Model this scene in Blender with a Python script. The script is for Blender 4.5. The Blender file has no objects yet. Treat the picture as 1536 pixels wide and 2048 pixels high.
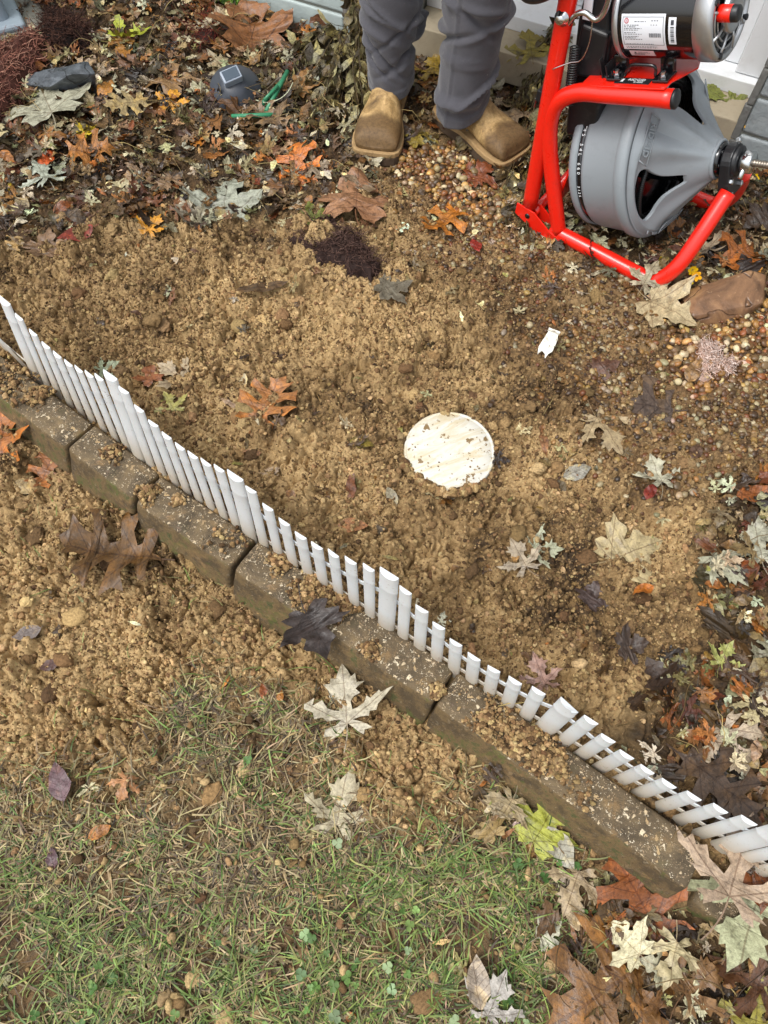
import bpy, math, random
import numpy as np
from mathutils import Vector, Matrix
from mathutils.geometry import tessellate_polygon
R = math.radians
rng = np.random.default_rng(7)
random.seed(7)
SC = bpy.context.scene
COL = SC.collection

# ------------------------------------------------------------------ camera, sky, sun, exposure
CAM_H = 1.35
F_PX = 1537.0                       # focal length for a 1536 x 2048 frame
_n = np.array([-28., -806., -F_PX]); _n /= np.linalg.norm(_n)
_up = -_n
_f = np.array([0, 0, -1.]); _f = _f - (_f @ _up) * _up; _f /= np.linalg.norm(_f)
_r = np.cross(_f, _up)
RM = np.array([_r, _f, _up])        # camera -> world
CP = np.array([0, 0, CAM_H])
cam_d = bpy.data.cameras.new('camera'); cam = bpy.data.objects.new('camera', cam_d); COL.objects.link(cam)
cam.matrix_world = Matrix([[*RM[0], 0], [*RM[1], 0], [*RM[2], CAM_H], [0, 0, 0, 1]])
cam_d.sensor_fit = 'VERTICAL'; cam_d.sensor_height = 36.0; cam_d.lens = 36.0 * F_PX / 2048
cam_d.clip_start = 0.02; cam_d.clip_end = 500
SC.camera = cam

SUN_EL, SUN_AZ = 62, 236            # degrees; azimuth clockwise from +Y (north)
w = bpy.data.worlds.new('World'); SC.world = w; w.use_nodes = True
nt = w.node_tree; nt.nodes.clear()
sky = nt.nodes.new('ShaderNodeTexSky'); sky.sky_type = 'NISHITA'; sky.sun_disc = False
sky.sun_elevation = R(SUN_EL); sky.sun_rotation = R(SUN_AZ); sky.dust_density = 4; sky.air_density = 1.5
hs = nt.nodes.new('ShaderNodeHueSaturation'); hs.inputs['Saturation'].default_value = 0.25
bg = nt.nodes.new('ShaderNodeBackground'); bg.inputs['Strength'].default_value = 0.15
wo = nt.nodes.new('ShaderNodeOutputWorld')
nt.links.new(sky.outputs[0], hs.inputs['Color']); nt.links.new(hs.outputs[0], bg.inputs[0]); nt.links.new(bg.outputs[0], wo.inputs[0])
sun_d = bpy.data.lights.new('sun', 'SUN'); sun_d.energy = 1.1; sun_d.angle = R(22); sun_d.color = (1.0, 0.975, 0.94)
sun = bpy.data.objects.new('sun', sun_d); COL.objects.link(sun)
_d = Vector((math.sin(R(SUN_AZ)) * math.cos(R(SUN_EL)), math.cos(R(SUN_AZ)) * math.cos(R(SUN_EL)), math.sin(R(SUN_EL))))
sun.rotation_euler = _d.to_track_quat('Z', 'Y').to_euler(); sun.location = (0, 0, 6)
SC.view_settings.view_transform = 'Standard'; SC.view_settings.look = 'None'
SC.view_settings.exposure = 0.64; SC.view_settings.gamma = 1

# ------------------------------------------------------------------ helpers
def G(px, py, z=0.0):
    """world point at height z seen at pixel (px, py) of the 1536 x 2048 photograph"""
    d = RM @ np.array([px - 768., -(py - 1024.), -F_PX]); return CP + d * ((z - CAM_H) / d[2])
def proj(P):
    c = (np.atleast_2d(P) - CP) @ RM
    return np.stack([768 + F_PX * c[:, 0] / -c[:, 2], 1024 - F_PX * c[:, 1] / -c[:, 2]], 1)
def lin(h):
    if isinstance(h, str):
        h = h.lstrip('#'); h = [int(h[i:i + 2], 16) for i in (0, 2, 4)]
    return tuple((c / 255 / 12.92 if c / 255 <= 0.04045 else ((c / 255 + 0.055) / 1.055) ** 2.4) for c in h)
def tag(o, label=None, cat=None, group=None, kind=None):
    if label: o['label'] = label
    if cat: o['category'] = cat
    if group: o['group'] = group
    if kind: o['kind'] = kind
    return o
def empty(name, loc=(0, 0, 0), rz=0.0):
    o = bpy.data.objects.new(name, None); o.empty_display_size = 0.05
    o.location = loc; o.rotation_euler = (0, 0, rz); COL.objects.link(o); return o
def link(name, me, parent=None, mat=None):
    o = bpy.data.objects.new(name, me); COL.objects.link(o)
    if parent is not None: o.parent = parent
    if mat: me.materials.append(mat)
    return o
def np_mesh(name, V, F, attrs=None, smooth=False):
    """V (n,3), F (m,k) with k 3 or 4"""
    V = np.asarray(V, np.float32); F = np.asarray(F, np.int32)
    me = bpy.data.meshes.new(name); me.vertices.add(len(V)); me.vertices.foreach_set('co', V.ravel())
    k = F.shape[1]; me.loops.add(F.size); me.loops.foreach_set('vertex_index', F.ravel())
    me.polygons.add(len(F)); me.polygons.foreach_set('loop_start', np.arange(0, F.size, k, dtype=np.int32))
    me.polygons.foreach_set('loop_total', np.full(len(F), k, np.int32))
    if smooth: me.polygons.foreach_set('use_smooth', np.ones(len(F), bool))
    for an, (ty, arr) in (attrs or {}).items():
        a = me.attributes.new(an, ty, 'POINT')
        a.data.foreach_set('color' if ty == 'FLOAT_COLOR' else ('vector' if ty == 'FLOAT_VECTOR' else 'value'), np.asarray(arr, np.float32).ravel())
    me.update(); me.validate(); return me
class MB:
    """collects faces of any size, builds one mesh object"""
    def __init__(s): s.v = []; s.f = []; s.sm = []
    def add(s, V, F, smooth=False):
        b = len(s.v); s.v += [tuple(float(c) for c in p) for p in V]; s.f += [tuple(int(i) + b for i in f) for f in F]; s.sm += [smooth] * len(F); return s
    def box(s, c, d, M=None, smooth=False):
        c = np.array(c, float); d = np.array(d, float) / 2
        V = np.array([[x, y, z] for x in (-1, 1) for y in (-1, 1) for z in (-1, 1)]) * d
        if M is not None: V = V @ np.array(M).T
        return s.add(V + c, [(0, 1, 3, 2), (4, 6, 7, 5), (0, 4, 5, 1), (2, 3, 7, 6), (0, 2, 6, 4), (1, 5, 7, 3)], smooth)
    def tube(s, pts, r, n=14, caps=True, smooth=True):
        pts = [np.array(p, float) for p in pts]; m = len(pts)
        rr = r if hasattr(r, '__len__') else [r] * m
        t = [pts[min(i + 1, m - 1)] - pts[max(i - 1, 0)] for i in range(m)]; t = [q / (np.linalg.norm(q) + 1e-12) for q in t]
        a = np.array([0, 0, 1.]) if abs(t[0][2]) < 0.9 else np.array([1., 0, 0])
        u = np.cross(t[0], a); u /= np.linalg.norm(u); V = []
        for i in range(m):
            u = u - (u @ t[i]) * t[i]; u /= np.linalg.norm(u); v = np.cross(t[i], u)
            for k in range(n):
                an = 2 * math.pi * k / n; V.append(pts[i] + rr[i] * (math.cos(an) * u + math.sin(an) * v))
        Fc = [(i * n + k, i * n + (k + 1) % n, (i + 1) * n + (k + 1) % n, (i + 1) * n + k) for i in range(m - 1) for k in range(n)]
        s.add(V, Fc, smooth)
        if caps:
            b = len(s.v) - len(V); s.f += [tuple(b + k for k in range(n))[::-1], tuple(b + (m - 1) * n + k for k in range(n))]; s.sm += [False, False]
        return s
    def lathe(s, prof, o, ax, n=48, smooth=True, ref=None):
        """prof list of (dist along axis, radius)"""
        ax = np.array(ax, float); ax /= np.linalg.norm(ax); o = np.array(o, float)
        a = np.array([0, 0, 1.]) if abs(ax[2]) < 0.9 else np.array([1., 0, 0])
        u = np.cross(ax, a); u /= np.linalg.norm(u); v = np.cross(ax, u); V = []
        for d, r in prof:
            for k in range(n):
                an = 2 * math.pi * k / n; V.append(o + ax * d + r * (math.cos(an) * u + math.sin(an) * v))
        Fc = [(i * n + k, i * n + (k + 1) % n, (i + 1) * n + (k + 1) % n, (i + 1) * n + k) for i in range(len(prof) - 1) for k in range(n)]
        return s.add(V, Fc, smooth)
    def build(s, name, mat, parent=None, bevel=0, seg=2, sub=0):
        me = bpy.data.meshes.new(name); me.from_pydata(s.v, [], s.f); me.polygons.foreach_set('use_smooth', s.sm); me.update()
        o = link(name, me, parent, mat)
        if bevel:
            m = o.modifiers.new('bevel', 'BEVEL'); m.width = bevel; m.segments = seg; m.limit_method = 'ANGLE'; m.angle_limit = R(35); m.harden_normals = False
        if sub: m = o.modifiers.new('sub', 'SUBSURF'); m.levels = sub; m.render_levels = sub
        return o
def smooth_path(P, n=8):
    P = [np.array(p, float) for p in P]; Q = [2 * P[0] - P[1]] + P + [2 * P[-1] - P[-2]]; out = []
    for i in range(1, len(Q) - 2):
        for k in range(n):
            t = k / n; a, b, c, d = Q[i - 1], Q[i], Q[i + 1], Q[i + 2]
            out.append(0.5 * ((2 * b) + (c - a) * t + (2 * a - 5 * b + 4 * c - d) * t * t + (3 * b - 3 * c + d - a) * t ** 3))
    out.append(P[-1]); return out
def rotm(ax, a):
    return np.array(Matrix.Rotation(a, 3, ax))

# noise ------------------------------------------------------------
def perlin(x, y, seed=0):
    g = np.random.default_rng(1000 + seed); T = g.random((256, 256)) * 2 * np.pi
    xi = np.floor(x).astype(int); yi = np.floor(y).astype(int); fx = x - xi; fy = y - yi
    u = fx * fx * fx * (fx * (fx * 6 - 15) + 10); v = fy * fy * fy * (fy * (fy * 6 - 15) + 10)
    def gr(ix, iy, dx, dy):
        a = T[ix & 255, iy & 255]; return np.cos(a) * dx + np.sin(a) * dy
    n00 = gr(xi, yi, fx, fy); n10 = gr(xi + 1, yi, fx - 1, fy); n01 = gr(xi, yi + 1, fx, fy - 1); n11 = gr(xi + 1, yi + 1, fx - 1, fy - 1)
    return (n00 * (1 - u) + n10 * u) * (1 - v) + (n01 * (1 - u) + n11 * u) * v
def fbm(x, y, f, o=4, seed=0, gain=0.5):
    s = 0; a = 1
    for i in range(o): s = s + a * perlin(x * f, y * f, seed + i); f *= 2.03; a *= gain
    return s
def lumps(x, y, cell, seed=0, dens=0.85, rmin=0.35, rmax=0.75):
    """hemispherical lumps, returned in units of cell"""
    g = np.random.default_rng(2000 + seed); OX = g.random((256, 256)); OY = g.random((256, 256)); RR = rmin + (rmax - rmin) * g.random((256, 256)) ** 1.6; KK = g.random((256, 256)) < dens
    X = x / cell; Y = y / cell; xi = np.floor(X).astype(int); yi = np.floor(Y).astype(int); best = np.zeros_like(X)
    for dx in (-1, 0, 1):
        for dy in (-1, 0, 1):
            ix = (xi + dx) & 255; iy = (yi + dy) & 255
            d2 = (X - (xi + dx) - OX[ix, iy]) ** 2 + (Y - (yi + dy) - OY[ix, iy]) ** 2
            r = RR[ix, iy]; h = np.sqrt(np.maximum(0, r * r - d2)) * KK[ix, iy]; best = np.maximum(best, h)
    return best
def sstep(a, b, x): t = np.clip((x - a) / (b - a), 0, 1); return t * t * (3 - 2 * t)

# regions on the ground ---------------------------------------------
def gpoly(pts, z=0.03): return np.array([G(px, py, z)[:2] for px, py in pts])
def poly_sd(x, y, P):
    """signed distance, negative inside"""
    d = np.full(np.shape(x), 1e9); ins = np.zeros(np.shape(x), bool); n = len(P)
    for i in range(n):
        a = P[i]; b = P[(i + 1) % n]; e = b - a; wx = x - a[0]; wy = y - a[1]
        t = np.clip((wx * e[0] + wy * e[1]) / (e @ e), 0, 1)
        d = np.minimum(d, (wx - e[0] * t) ** 2 + (wy - e[1] * t) ** 2)
        c = ((a[1] <= y) & (b[1] > y)) | ((b[1] <= y) & (a[1] > y))
        with np.errstate(divide='ignore', invalid='ignore'):
            xs = a[0] + (y - a[1]) / (b[1] - a[1] + 1e-15) * e[0]
        ins ^= c & (x < xs)
    return np.where(ins, -1, 1) * np.sqrt(d)
P_LITTER = gpoly([(-500, -250), (1900, -250), (1900, 600), (1536, 590), (1400, 590), (1240, 560), (1090, 500), (1010, 400), (950, 330), (800, 300), (720, 390), (600, 450), (380, 465), (200, 455), (60, 495), (-500, 500)])
P_LITBR = gpoly([(1000, 1620), (1180, 1760), (1400, 1800), (1500, 1750), (1470, 1660), (1220, 1480), (1300, 1380), (1420, 1330), (1380, 1150), (1430, 980), (1900, 900), (1900, 2400), (1100, 2400), (1130, 1900), (1080, 1760)])
P_GRAV = gpoly([(790, 290), (960, 300), (1050, 440), (1140, 510), (1400, 560), (1536, 640), (1800, 620), (1900, 900), (1536, 960), (1330, 1010), (1180, 950), (1080, 780), (960, 600), (860, 520), (800, 420)])
P_GRAVB = gpoly([(1330, 640), (1400, 700), (1440, 620), (1800, 560), (1850, 800), (1536, 790), (1400, 800), (1320, 740)])
P_GRAVC = gpoly([(780, 290), (930, 300), (1000, 440), (930, 490), (850, 430), (790, 350)])
P_GRASS = gpoly([(-500, 1560), (-50, 1600), (200, 1640), (330, 1560), (400, 1470), (420, 1390), (560, 1400), (610, 1480), (640, 1600), (850, 1650), (1060, 1650), (1130, 1800), (1170, 2400), (-500, 2500)])
P_GRASS2 = gpoly([(330, 1380), (450, 1360), (520, 1450), (420, 1500), (330, 1450)])
P_GREEN = gpoly([(1330, 390), (1420, 300), (1480, 300), (1600, 330), (1700, 520), (1540, 570), (1400, 560), (1300, 510)])
P_DRY = [gpoly(q) for q in ([(430, 560), (600, 540), (760, 580), (860, 640), (850, 740), (700, 760), (560, 720), (430, 640)], [(0, 1030), (120, 1080), (330, 1250), (560, 1330), (480, 1400), (250, 1420), (0, 1500), (-200, 1400)], [(590, 1440), (760, 1440), (880, 1500), (1000, 1600), (860, 1630), (640, 1580)], [(560, 900), (700, 880), (780, 960), (740, 1060), (600, 1020)], [(1030, 900), (1130, 880), (1180, 960), (1100, 1000), (1020, 980)], [(1250, 1030), (1420, 1060), (1440, 1150), (1300, 1180), (1240, 1100)], [(1170, 1360), (1300, 1380), (1280, 1470), (1180, 1440)], [(380, 830), (480, 860), (460, 960), (350, 880)])]
P_WET = [gpoly(q) for q in ([(-300, 440), (300, 430), (600, 440), (560, 560), (380, 580), (250, 640), (-300, 600)], [(880, 560), (1100, 520), (1500, 640), (1600, 1000), (1250, 1000), (1080, 860), (960, 720)], [(1000, 1050), (1180, 1120), (1200, 1300), (1060, 1260), (960, 1150)], [(80, 640), (280, 700), (340, 800), (200, 740)])]
def soiltone(x, y):
    e = 0.035 * fbm(x, y, 9, 3, 52); d = 0; w_ = 0
    for P_ in P_DRY: d = np.maximum(d, sstep(.05, -.03, poly_sd(x, y, P_) + e))
    for P_ in P_WET: w_ = np.maximum(w_, sstep(.06, -.04, poly_sd(x, y, P_) + e))
    return d - .7 * w_ * (1 - d)
def masks(x, y):
    e = 0.05 * fbm(x, y, 7, 3, 50)
    def m(P, soft=0.04): return sstep(soft, -soft, poly_sd(x, y, P) + e)
    lit = m(P_LITTER, .07); litb = m(P_LITBR, .04); gv = m(P_GRAV, .07); gb = np.maximum(m(P_GRAVB, .03), m(P_GRAVC, .03))
    gr = np.maximum(m(P_GRASS, .11), m(P_GRASS2, .03)); green = m(P_GREEN, .05)
    return lit, litb, gv, gb, gr, green

# ------------------------------------------------------------------ materials
def new_mat(name):
    m = bpy.data.materials.new(name); m.use_nodes = True; t = m.node_tree; t.nodes.clear()
    o = t.nodes.new('ShaderNodeOutputMaterial'); b = t.nodes.new('ShaderNodeBsdfPrincipled'); t.links.new(b.outputs[0], o.inputs[0]); return m, t, b
def N(t, ty, **kw):
    n = t.nodes.new(ty)
    for k, v in kw.items():
        if k.startswith('i_'):
            key = k[2:]; key = int(key) if key.isdigit() else key.replace('_', ' '); n.inputs[key].default_value = v
        else: setattr(n, k, v)
    return n
def ramp(t, stops, interp='LINEAR'):
    n = t.nodes.new('ShaderNodeValToRGB'); n.color_ramp.interpolation = interp; el = n.color_ramp.elements
    while len(el) < len(stops): el.new(0.5)
    for e, (p, c) in zip(el, stops): e.position = p; e.color = (*c, 1) if len(c) == 3 else c
    return n
def mixc(t, fac, a, b, mode='MIX'):
    n = t.nodes.new('ShaderNodeMix'); n.data_type = 'RGBA'; n.blend_type = mode; n.clamp_factor = True
    for s, v in ((0, fac), (6, a), (7, b)):
        if hasattr(v, 'is_linked'): t.links.new(v, n.inputs[s])
        elif isinstance(v, (int, float)): n.inputs[s].default_value = v
        else: n.inputs[s].default_value = (*v[:3], 1)
    return n.outputs[2]
def mth(t, op, a, b=None, c=None):
    n = t.nodes.new('ShaderNodeMath'); n.operation = op
    for i, v in enumerate((a, b, c)):
        if v is None: continue
        if hasattr(v, 'is_linked'): t.links.new(v, n.inputs[i])
        else: n.inputs[i].default_value = v
    return n.outputs[0]
def noise(t, scale, detail=4, rough=0.6, vec=None, dist=0.0):
    n = N(t, 'ShaderNodeTexNoise'); n.inputs['Scale'].default_value = scale; n.inputs['Detail'].default_value = detail
    n.inputs['Roughness'].default_value = rough; n.inputs['Distortion'].default_value = dist
    if vec is not None: t.links.new(vec, n.inputs['Vector'])
    return n
def bump(t, b, h, dist=0.002, st=0.6):
    n = N(t, 'ShaderNodeBump'); n.inputs['Strength'].default_value = st; n.inputs['Distance'].default_value = dist
    t.links.new(h, n.inputs['Height']); t.links.new(n.outputs[0], b.inputs['Normal']); return n
def objco(t): return N(t, 'ShaderNodeTexCoord').outputs['Object']
def simple(name, col, rough=0.5, metal=0.0, var=0.12, vs=40, bmp=0.0, bs=200, dirt=None, dirt_amt=0.5, ds=18, spec=0.5, coat=0.0):
    m, t, b = new_mat(name); co = objco(t)
    n = noise(t, vs, 5, 0.65, co)
    c = mixc(t, n.outputs[0], tuple(x * (1 - var) for x in col), tuple(min(1, x * (1 + var)) for x in col))
    if dirt:
        d = noise(t, ds, 8, 0.7, co); r = ramp(t, [(0.52, (0, 0, 0)), (0.68, (dirt_amt,) * 3)]); t.links.new(d.outputs[0], r.inputs[0])
        c = mixc(t, r.outputs[0], c, dirt)
    t.links.new(c, b.inputs['Base Color']); b.inputs['Metallic'].default_value = metal
    rr = mth(t, 'MULTIPLY_ADD', n.outputs[0], 0.25, rough - 0.12); t.links.new(rr, b.inputs['Roughness'])
    b.inputs['Specular IOR Level'].default_value = spec; b.inputs['Coat Weight'].default_value = coat
    if bmp: bn = noise(t, bs, 4, 0.6, co); bump(t, b, bn.outputs[0], bmp, 0.7)
    return m
SOIL_L, SOIL_M, SOIL_D = lin('#b4976a'), lin('#816743'), lin('#3a2b1a')
def attr(t, name): return N(t, 'ShaderNodeAttribute', attribute_name=name)

def mat_soil():
    m, t, b = new_mat('soil'); co = objco(t); a = attr(t, 'mask')
    n1 = noise(t, 9, 6, 0.62, co, 0.4); n2 = noise(t, 140, 5, 0.7, co); n3 = noise(t, 38, 5, 0.65, co)
    s_tone = True
    r = ramp(t, [(0.385, SOIL_D), (0.465, SOIL_M), (0.60, SOIL_L)])
    s = mth(t, 'ADD', mth(t, 'MULTIPLY', n1.outputs[0], 0.5), mth(t, 'MULTIPLY', n3.outputs[0], 0.36)); s = mth(t, 'ADD', s, mth(t, 'MULTIPLY', n2.outputs[0], 0.20)); n0 = noise(t, 2.6, 3, .55, co, .5); s = mth(t, 'ADD', s, mth(t, 'MULTIPLY_ADD', n0.outputs[0], 0.42, -.215))
    sp = N(t, 'ShaderNodeSeparateColor'); t.links.new(a.outputs['Color'], sp.inputs[0]); s = mth(t, 'ADD', s, mth(t, 'MULTIPLY_ADD', sp.outputs[2], .15, -.075)); t.links.new(s, r.inputs[0])
    hum = ramp(t, [(0.35, lin('#241a10')), (0.6, lin('#5b452c'))]); t.links.new(n3.outputs[0], hum.inputs[0])
    c = mixc(t, sp.outputs[0], r.outputs[0], hum.outputs[0])
    gv = ramp(t, [(0.35, lin('#33241a')), (0.65, lin('#7a5a38'))]); t.links.new(n2.outputs[0], gv.inputs[0])
    c = mixc(t, sp.outputs[1], c, gv.outputs[0])
    gn = noise(t, 520, 2, .7, co); gr_ = ramp(t, [(.3, (.78,) * 3), (.7, (1.2,) * 3)]); t.links.new(gn.outputs[0], gr_.inputs[0]); c = mixc(t, 1.0, c, gr_.outputs[0], 'MULTIPLY')
    t.links.new(c, b.inputs['Base Color'])
    rg = ramp(t, [(0.35, (0.55,) * 3), (0.65, (0.95,) * 3)]); t.links.new(n3.outputs[0], rg.inputs[0]); t.links.new(rg.outputs[0], b.inputs['Roughness'])
    b.inputs['Specular IOR Level'].default_value = 0.35
    bb = mth(t, 'ADD', n2.outputs[0], mth(t, 'MULTIPLY', noise(t, 420, 3, 0.6, co).outputs[0], 0.5)); bump(t, b, bb, 0.004, 0.9); return m
def mat_col(name, rough=0.85, vs=150, var=0.35, bmp=0.0015, spec=0.3, trans=0.0):
    m, t, b = new_mat(name); co = objco(t); a = attr(t, 'col')
    n = noise(t, vs, 4, 0.65, co); r = ramp(t, [(0.3, (1 - var,) * 3), (0.7, (1 + var * 0.7,) * 3)]); t.links.new(n.outputs[0], r.inputs[0])
    c = mixc(t, 1.0, a.outputs['Color'], r.outputs[0], 'MULTIPLY'); t.links.new(c, b.inputs['Base Color'])
    b.inputs['Roughness'].default_value = rough; b.inputs['Specular IOR Level'].default_value = spec
    if bmp: bump(t, b, n.outputs[0], bmp, 0.8)
    return m
def mat_leaf():
    m, t, b = new_mat('leaf'); a = attr(t, 'col'); u = attr(t, 'luv'); sx = N(t, 'ShaderNodeSeparateXYZ'); t.links.new(u.outputs['Vector'], sx.inputs[0])
    x, y, kind = sx.outputs
    ax = mth(t, 'ABSOLUTE', x)
    def ray(deg, wd):
        s, c = math.sin(R(deg)), math.cos(R(deg))
        d = mth(t, 'ABSOLUTE', mth(t, 'SUBTRACT', mth(t, 'MULTIPLY', ax, c), mth(t, 'MULTIPLY', y, s)))
        f = mth(t, 'ADD', mth(t, 'MULTIPLY', ax, s), mth(t, 'MULTIPLY', y, c))
        return mth(t, 'MULTIPLY', mth(t, 'LESS_THAN', d, wd), mth(t, 'GREATER_THAN', f, 0.0))
    mid = mth(t, 'LESS_THAN', ax, 0.010)
    mp = mth(t, 'MAXIMUM', mth(t, 'MAXIMUM', mid, ray(58, 0.008)), ray(97, 0.007))
    side = mth(t, 'LESS_THAN', mth(t, 'ABSOLUTE', mth(t, 'SUBTRACT', mth(t, 'FRACT', mth(t, 'MULTIPLY', mth(t, 'SUBTRACT', y, mth(t, 'MULTIPLY', ax, 0.75)), 6.5)), 0.5)), 0.045)
    pin = mth(t, 'MAXIMUM', mid, side)
    isp = mth(t, 'GREATER_THAN', kind, 0.5)
    v = mth(t, 'ADD', mth(t, 'MULTIPLY', pin, isp), mth(t, 'MULTIPLY', mp, mth(t, 'SUBTRACT', 1.0, isp)))
    fine = mth(t, 'LESS_THAN', mth(t, 'ABSOLUTE', mth(t, 'SUBTRACT', mth(t, 'FRACT', mth(t, 'MULTIPLY', mth(t, 'SUBTRACT', y, ax), 13.0)), 0.5)), 0.05)
    co = objco(t); n = noise(t, 55, 6, 0.7, co, 0.5); n2 = noise(t, 220, 4, 0.65, co)
    r = ramp(t, [(0.30, (0.36, 0.34, 0.30)), (0.5, (0.84, 0.86, 0.82)), (0.68, (1.15, 1.18, 1.12))]); t.links.new(n.outputs[0], r.inputs[0])
    c = mixc(t, 1.0, a.outputs['Color'], r.outputs[0], 'MULTIPLY')
    r2 = ramp(t, [(0.33, (0.6,) * 3), (0.5, (1.0,) * 3)]); t.links.new(n2.outputs[0], r2.inputs[0]); c = mixc(t, 1.0, c, r2.outputs[0], 'MULTIPLY')
    n3 = noise(t, 24, 4, .6, co, .8); r3 = ramp(t, [(.5, (0, 0, 0)), (.6, (1, 1, 1))]); t.links.new(n3.outputs[0], r3.inputs[0]); c = mixc(t, mth(t, 'MULTIPLY', mth(t, 'MULTIPLY', r3.outputs[0], isp), .75), c, mixc(t, 1.0, c, (1.75, 1.6, 1.15), 'MULTIPLY'))
    c = mixc(t, mth(t, 'MULTIPLY', fine, 0.18), c, (0.08, 0.05, 0.03))
    c = mixc(t, mth(t, 'MULTIPLY', v, 0.6), c, mixc(t, 1.0, c, (0.38, 0.28, 0.22), 'MULTIPLY'))
    t.links.new(c, b.inputs['Base Color'])
    rr = ramp(t, [(0.4, (0.28,) * 3), (0.6, (0.62,) * 3)]); t.links.new(n.outputs[0], rr.inputs[0]); t.links.new(rr.outputs[0], b.inputs['Roughness'])
    b.inputs['Specular IOR Level'].default_value = 0.5
    hb = mth(t, 'ADD', mth(t, 'MULTIPLY', v, 0.8), n2.outputs[0]); bump(t, b, hb, 0.0015, 0.8)
    return m
M_SOIL = mat_soil(); M_LEAF = mat_leaf()
M_CRUMB = mat_col('soil_crumb', 0.9, 260, 0.45, 0.002, 0.3)
M_PEB = mat_col('pebble', 0.42, 180, 0.25, 0.0006, 0.5)
M_BLADE = mat_col('blade', 0.55, 60, 0.25, 0, 0.35)
M_FIBRE = mat_col('fibre', 0.85, 90, 0.3, 0, 0.25)
M_STONE = None

# ------------------------------------------------------------------ ground
BL = [(-900, 90), (-60, 745), (130, 895), (266, 1000), (464, 1136), (869, 1406), (1377, 1777), (1700, 2020)]
BLW = np.array([G(px, py, 0.085)[:2] for px, py in BL])   # front top edge of the kerb stones
def s_block(x, y):
    """distance behind the front edge of the stone row (positive on the bed side)"""
    x = np.asarray(x, float); y = np.asarray(y, float); best = np.full(x.shape, 1e9); sg = np.zeros(x.shape)
    for i in range(len(BLW) - 1):
        a, b = BLW[i], BLW[i + 1]; e = b - a; wx = x - a[0]; wy = y - a[1]; t = (wx * e[0] + wy * e[1]) / (e @ e)
        if i == 0: t = np.minimum(t, 1)
        elif i == len(BLW) - 2: t = np.maximum(t, 0)
        else: t = np.clip(t, 0, 1)
        dx, dy = wx - e[0] * t, wy - e[1] * t; d = np.hypot(dx, dy); s = np.sign(-(e[1] * wx - e[0] * wy))
        k = d < best; best = np.where(k, d, best); sg = np.where(k, s * d, sg)
    return sg
BED = 0.05
DISC = G(899, 906, BED + 0.012)
ORG = G(1290, 550, 0.068); ORG[2] = 0; MYAW = R(-35)
mu = np.array([math.cos(MYAW), math.sin(MYAW), 0]); mw = np.array([-mu[1], mu[0], 0])
BOOTS = [(-.03, 1.78), (.20, 1.78)]
def height(x, y):
    s = s_block(x, y); lit, litb, gv, gb, gr, green = masks(x, y)
    base = BED * sstep(-0.015, 0.05, s)
    amp = 1 - 0.5 * np.maximum(lit, litb) - 0.72 * gr - 0.45 * gv * (1 - lit) - .25 * gb
    amp = np.clip(amp, 0.2, 1) * sstep(6, 2.9, np.hypot(x, y))
    big = 0.016 * fbm(x, y, 4.0, 3, 3) + 0.010 * np.abs(fbm(x, y, 11, 3, 9))
    wx = x + 0.010 * perlin(x * 40, y * 40, 71); wy = y + 0.010 * perlin(x * 40, y * 40, 72)
    clod = np.clip(perlin(x * 7, y * 7, 31) * 1.6 + 0.55, 0.15, 1.0)
    sm = sstep(.06, .36, fbm(x, y, 3.3, 3, 140))          # smeared, trodden patches
    fl = lambda h, c: np.where(h > c, c + (h - c) * .25, h)
    l0 = fl(lumps(wx, wy, 0.095, 11, 0.45, .3, .66), .26) * 0.095 * 0.72 * clod
    l1 = fl(lumps(wx, wy, 0.048, 1, 0.6, .3, .66), .30) * 0.048 * 1.1 * clod
    l2 = fl(lumps(wx, wy, 0.024, 2, 0.8), .36) * 0.024 * .85 * clod * (1 - .4 * sm)
    l3 = lumps(wx, wy, 0.0125, 3, 0.8) * 0.0125 * .62 * (1 - .4 * sm)
    l4 = lumps(x + 0.002 * perlin(x * 200, y * 200, 5), y, 0.0058, 4, 1) * 0.0058 * 0.8 * (1 - .35 * sm)
    crk = -0.022 * np.exp(-(fbm(x, y, 13, 3, 150) / .045) ** 2) * sstep(-.2, .2, perlin(x * 6, y * 6, 151)) - 0.011 * np.exp(-(fbm(x, y, 31, 2, 160) / .06) ** 2)
    pit = -0.020 * sstep(0.28, 0.55, fbm(x, y, 9, 3, 90))
    h = base + amp * (big * 1.2 + l0 + np.maximum(l1, 0) * 1.1 + l2 + l3 + l4 + pit + crk) + amp * 0.0046 * fbm(x, y, 75, 4, 40, .62)
    # against the kerb stones, under the cap, under the machine
    flat = np.maximum(sstep(0.085, 0.05, np.hypot((x - DISC[0]), (y - DISC[1]))), sstep(0.012, -0.008, np.abs(s - 0.03) - 0.034) * 0.9)
    tgt = np.where(np.abs(s - .03) < 0.06, 0.015 + 0.04 * sstep(0.03, 0.08, s), BED - 0.006)
    h = h * (1 - flat) + tgt * flat
    lx = (x - ORG[0]) * mu[0] + (y - ORG[1]) * mu[1]; ly = (x - ORG[0]) * mw[0] + (y - ORG[1]) * mw[1]
    f2 = sstep(0.05, 0.0, np.maximum(np.abs(lx + .13) - .22, np.abs(ly - .15) - .2)); h = h * (1 - f2) + (BED - 0.004 + 0.2 * (h - BED)) * f2
    bt = np.maximum(sstep(.10, .05, np.hypot((x - BOOTS[0][0]) * 1.2, (y - BOOTS[0][1]) * .55)), sstep(.10, .05, np.hypot((x - BOOTS[1][0]) * .75, (y - BOOTS[1][1]) * .8))); h = h * (1 - bt) + (BED - .004) * bt
    return h
GS = 0.0021
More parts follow.
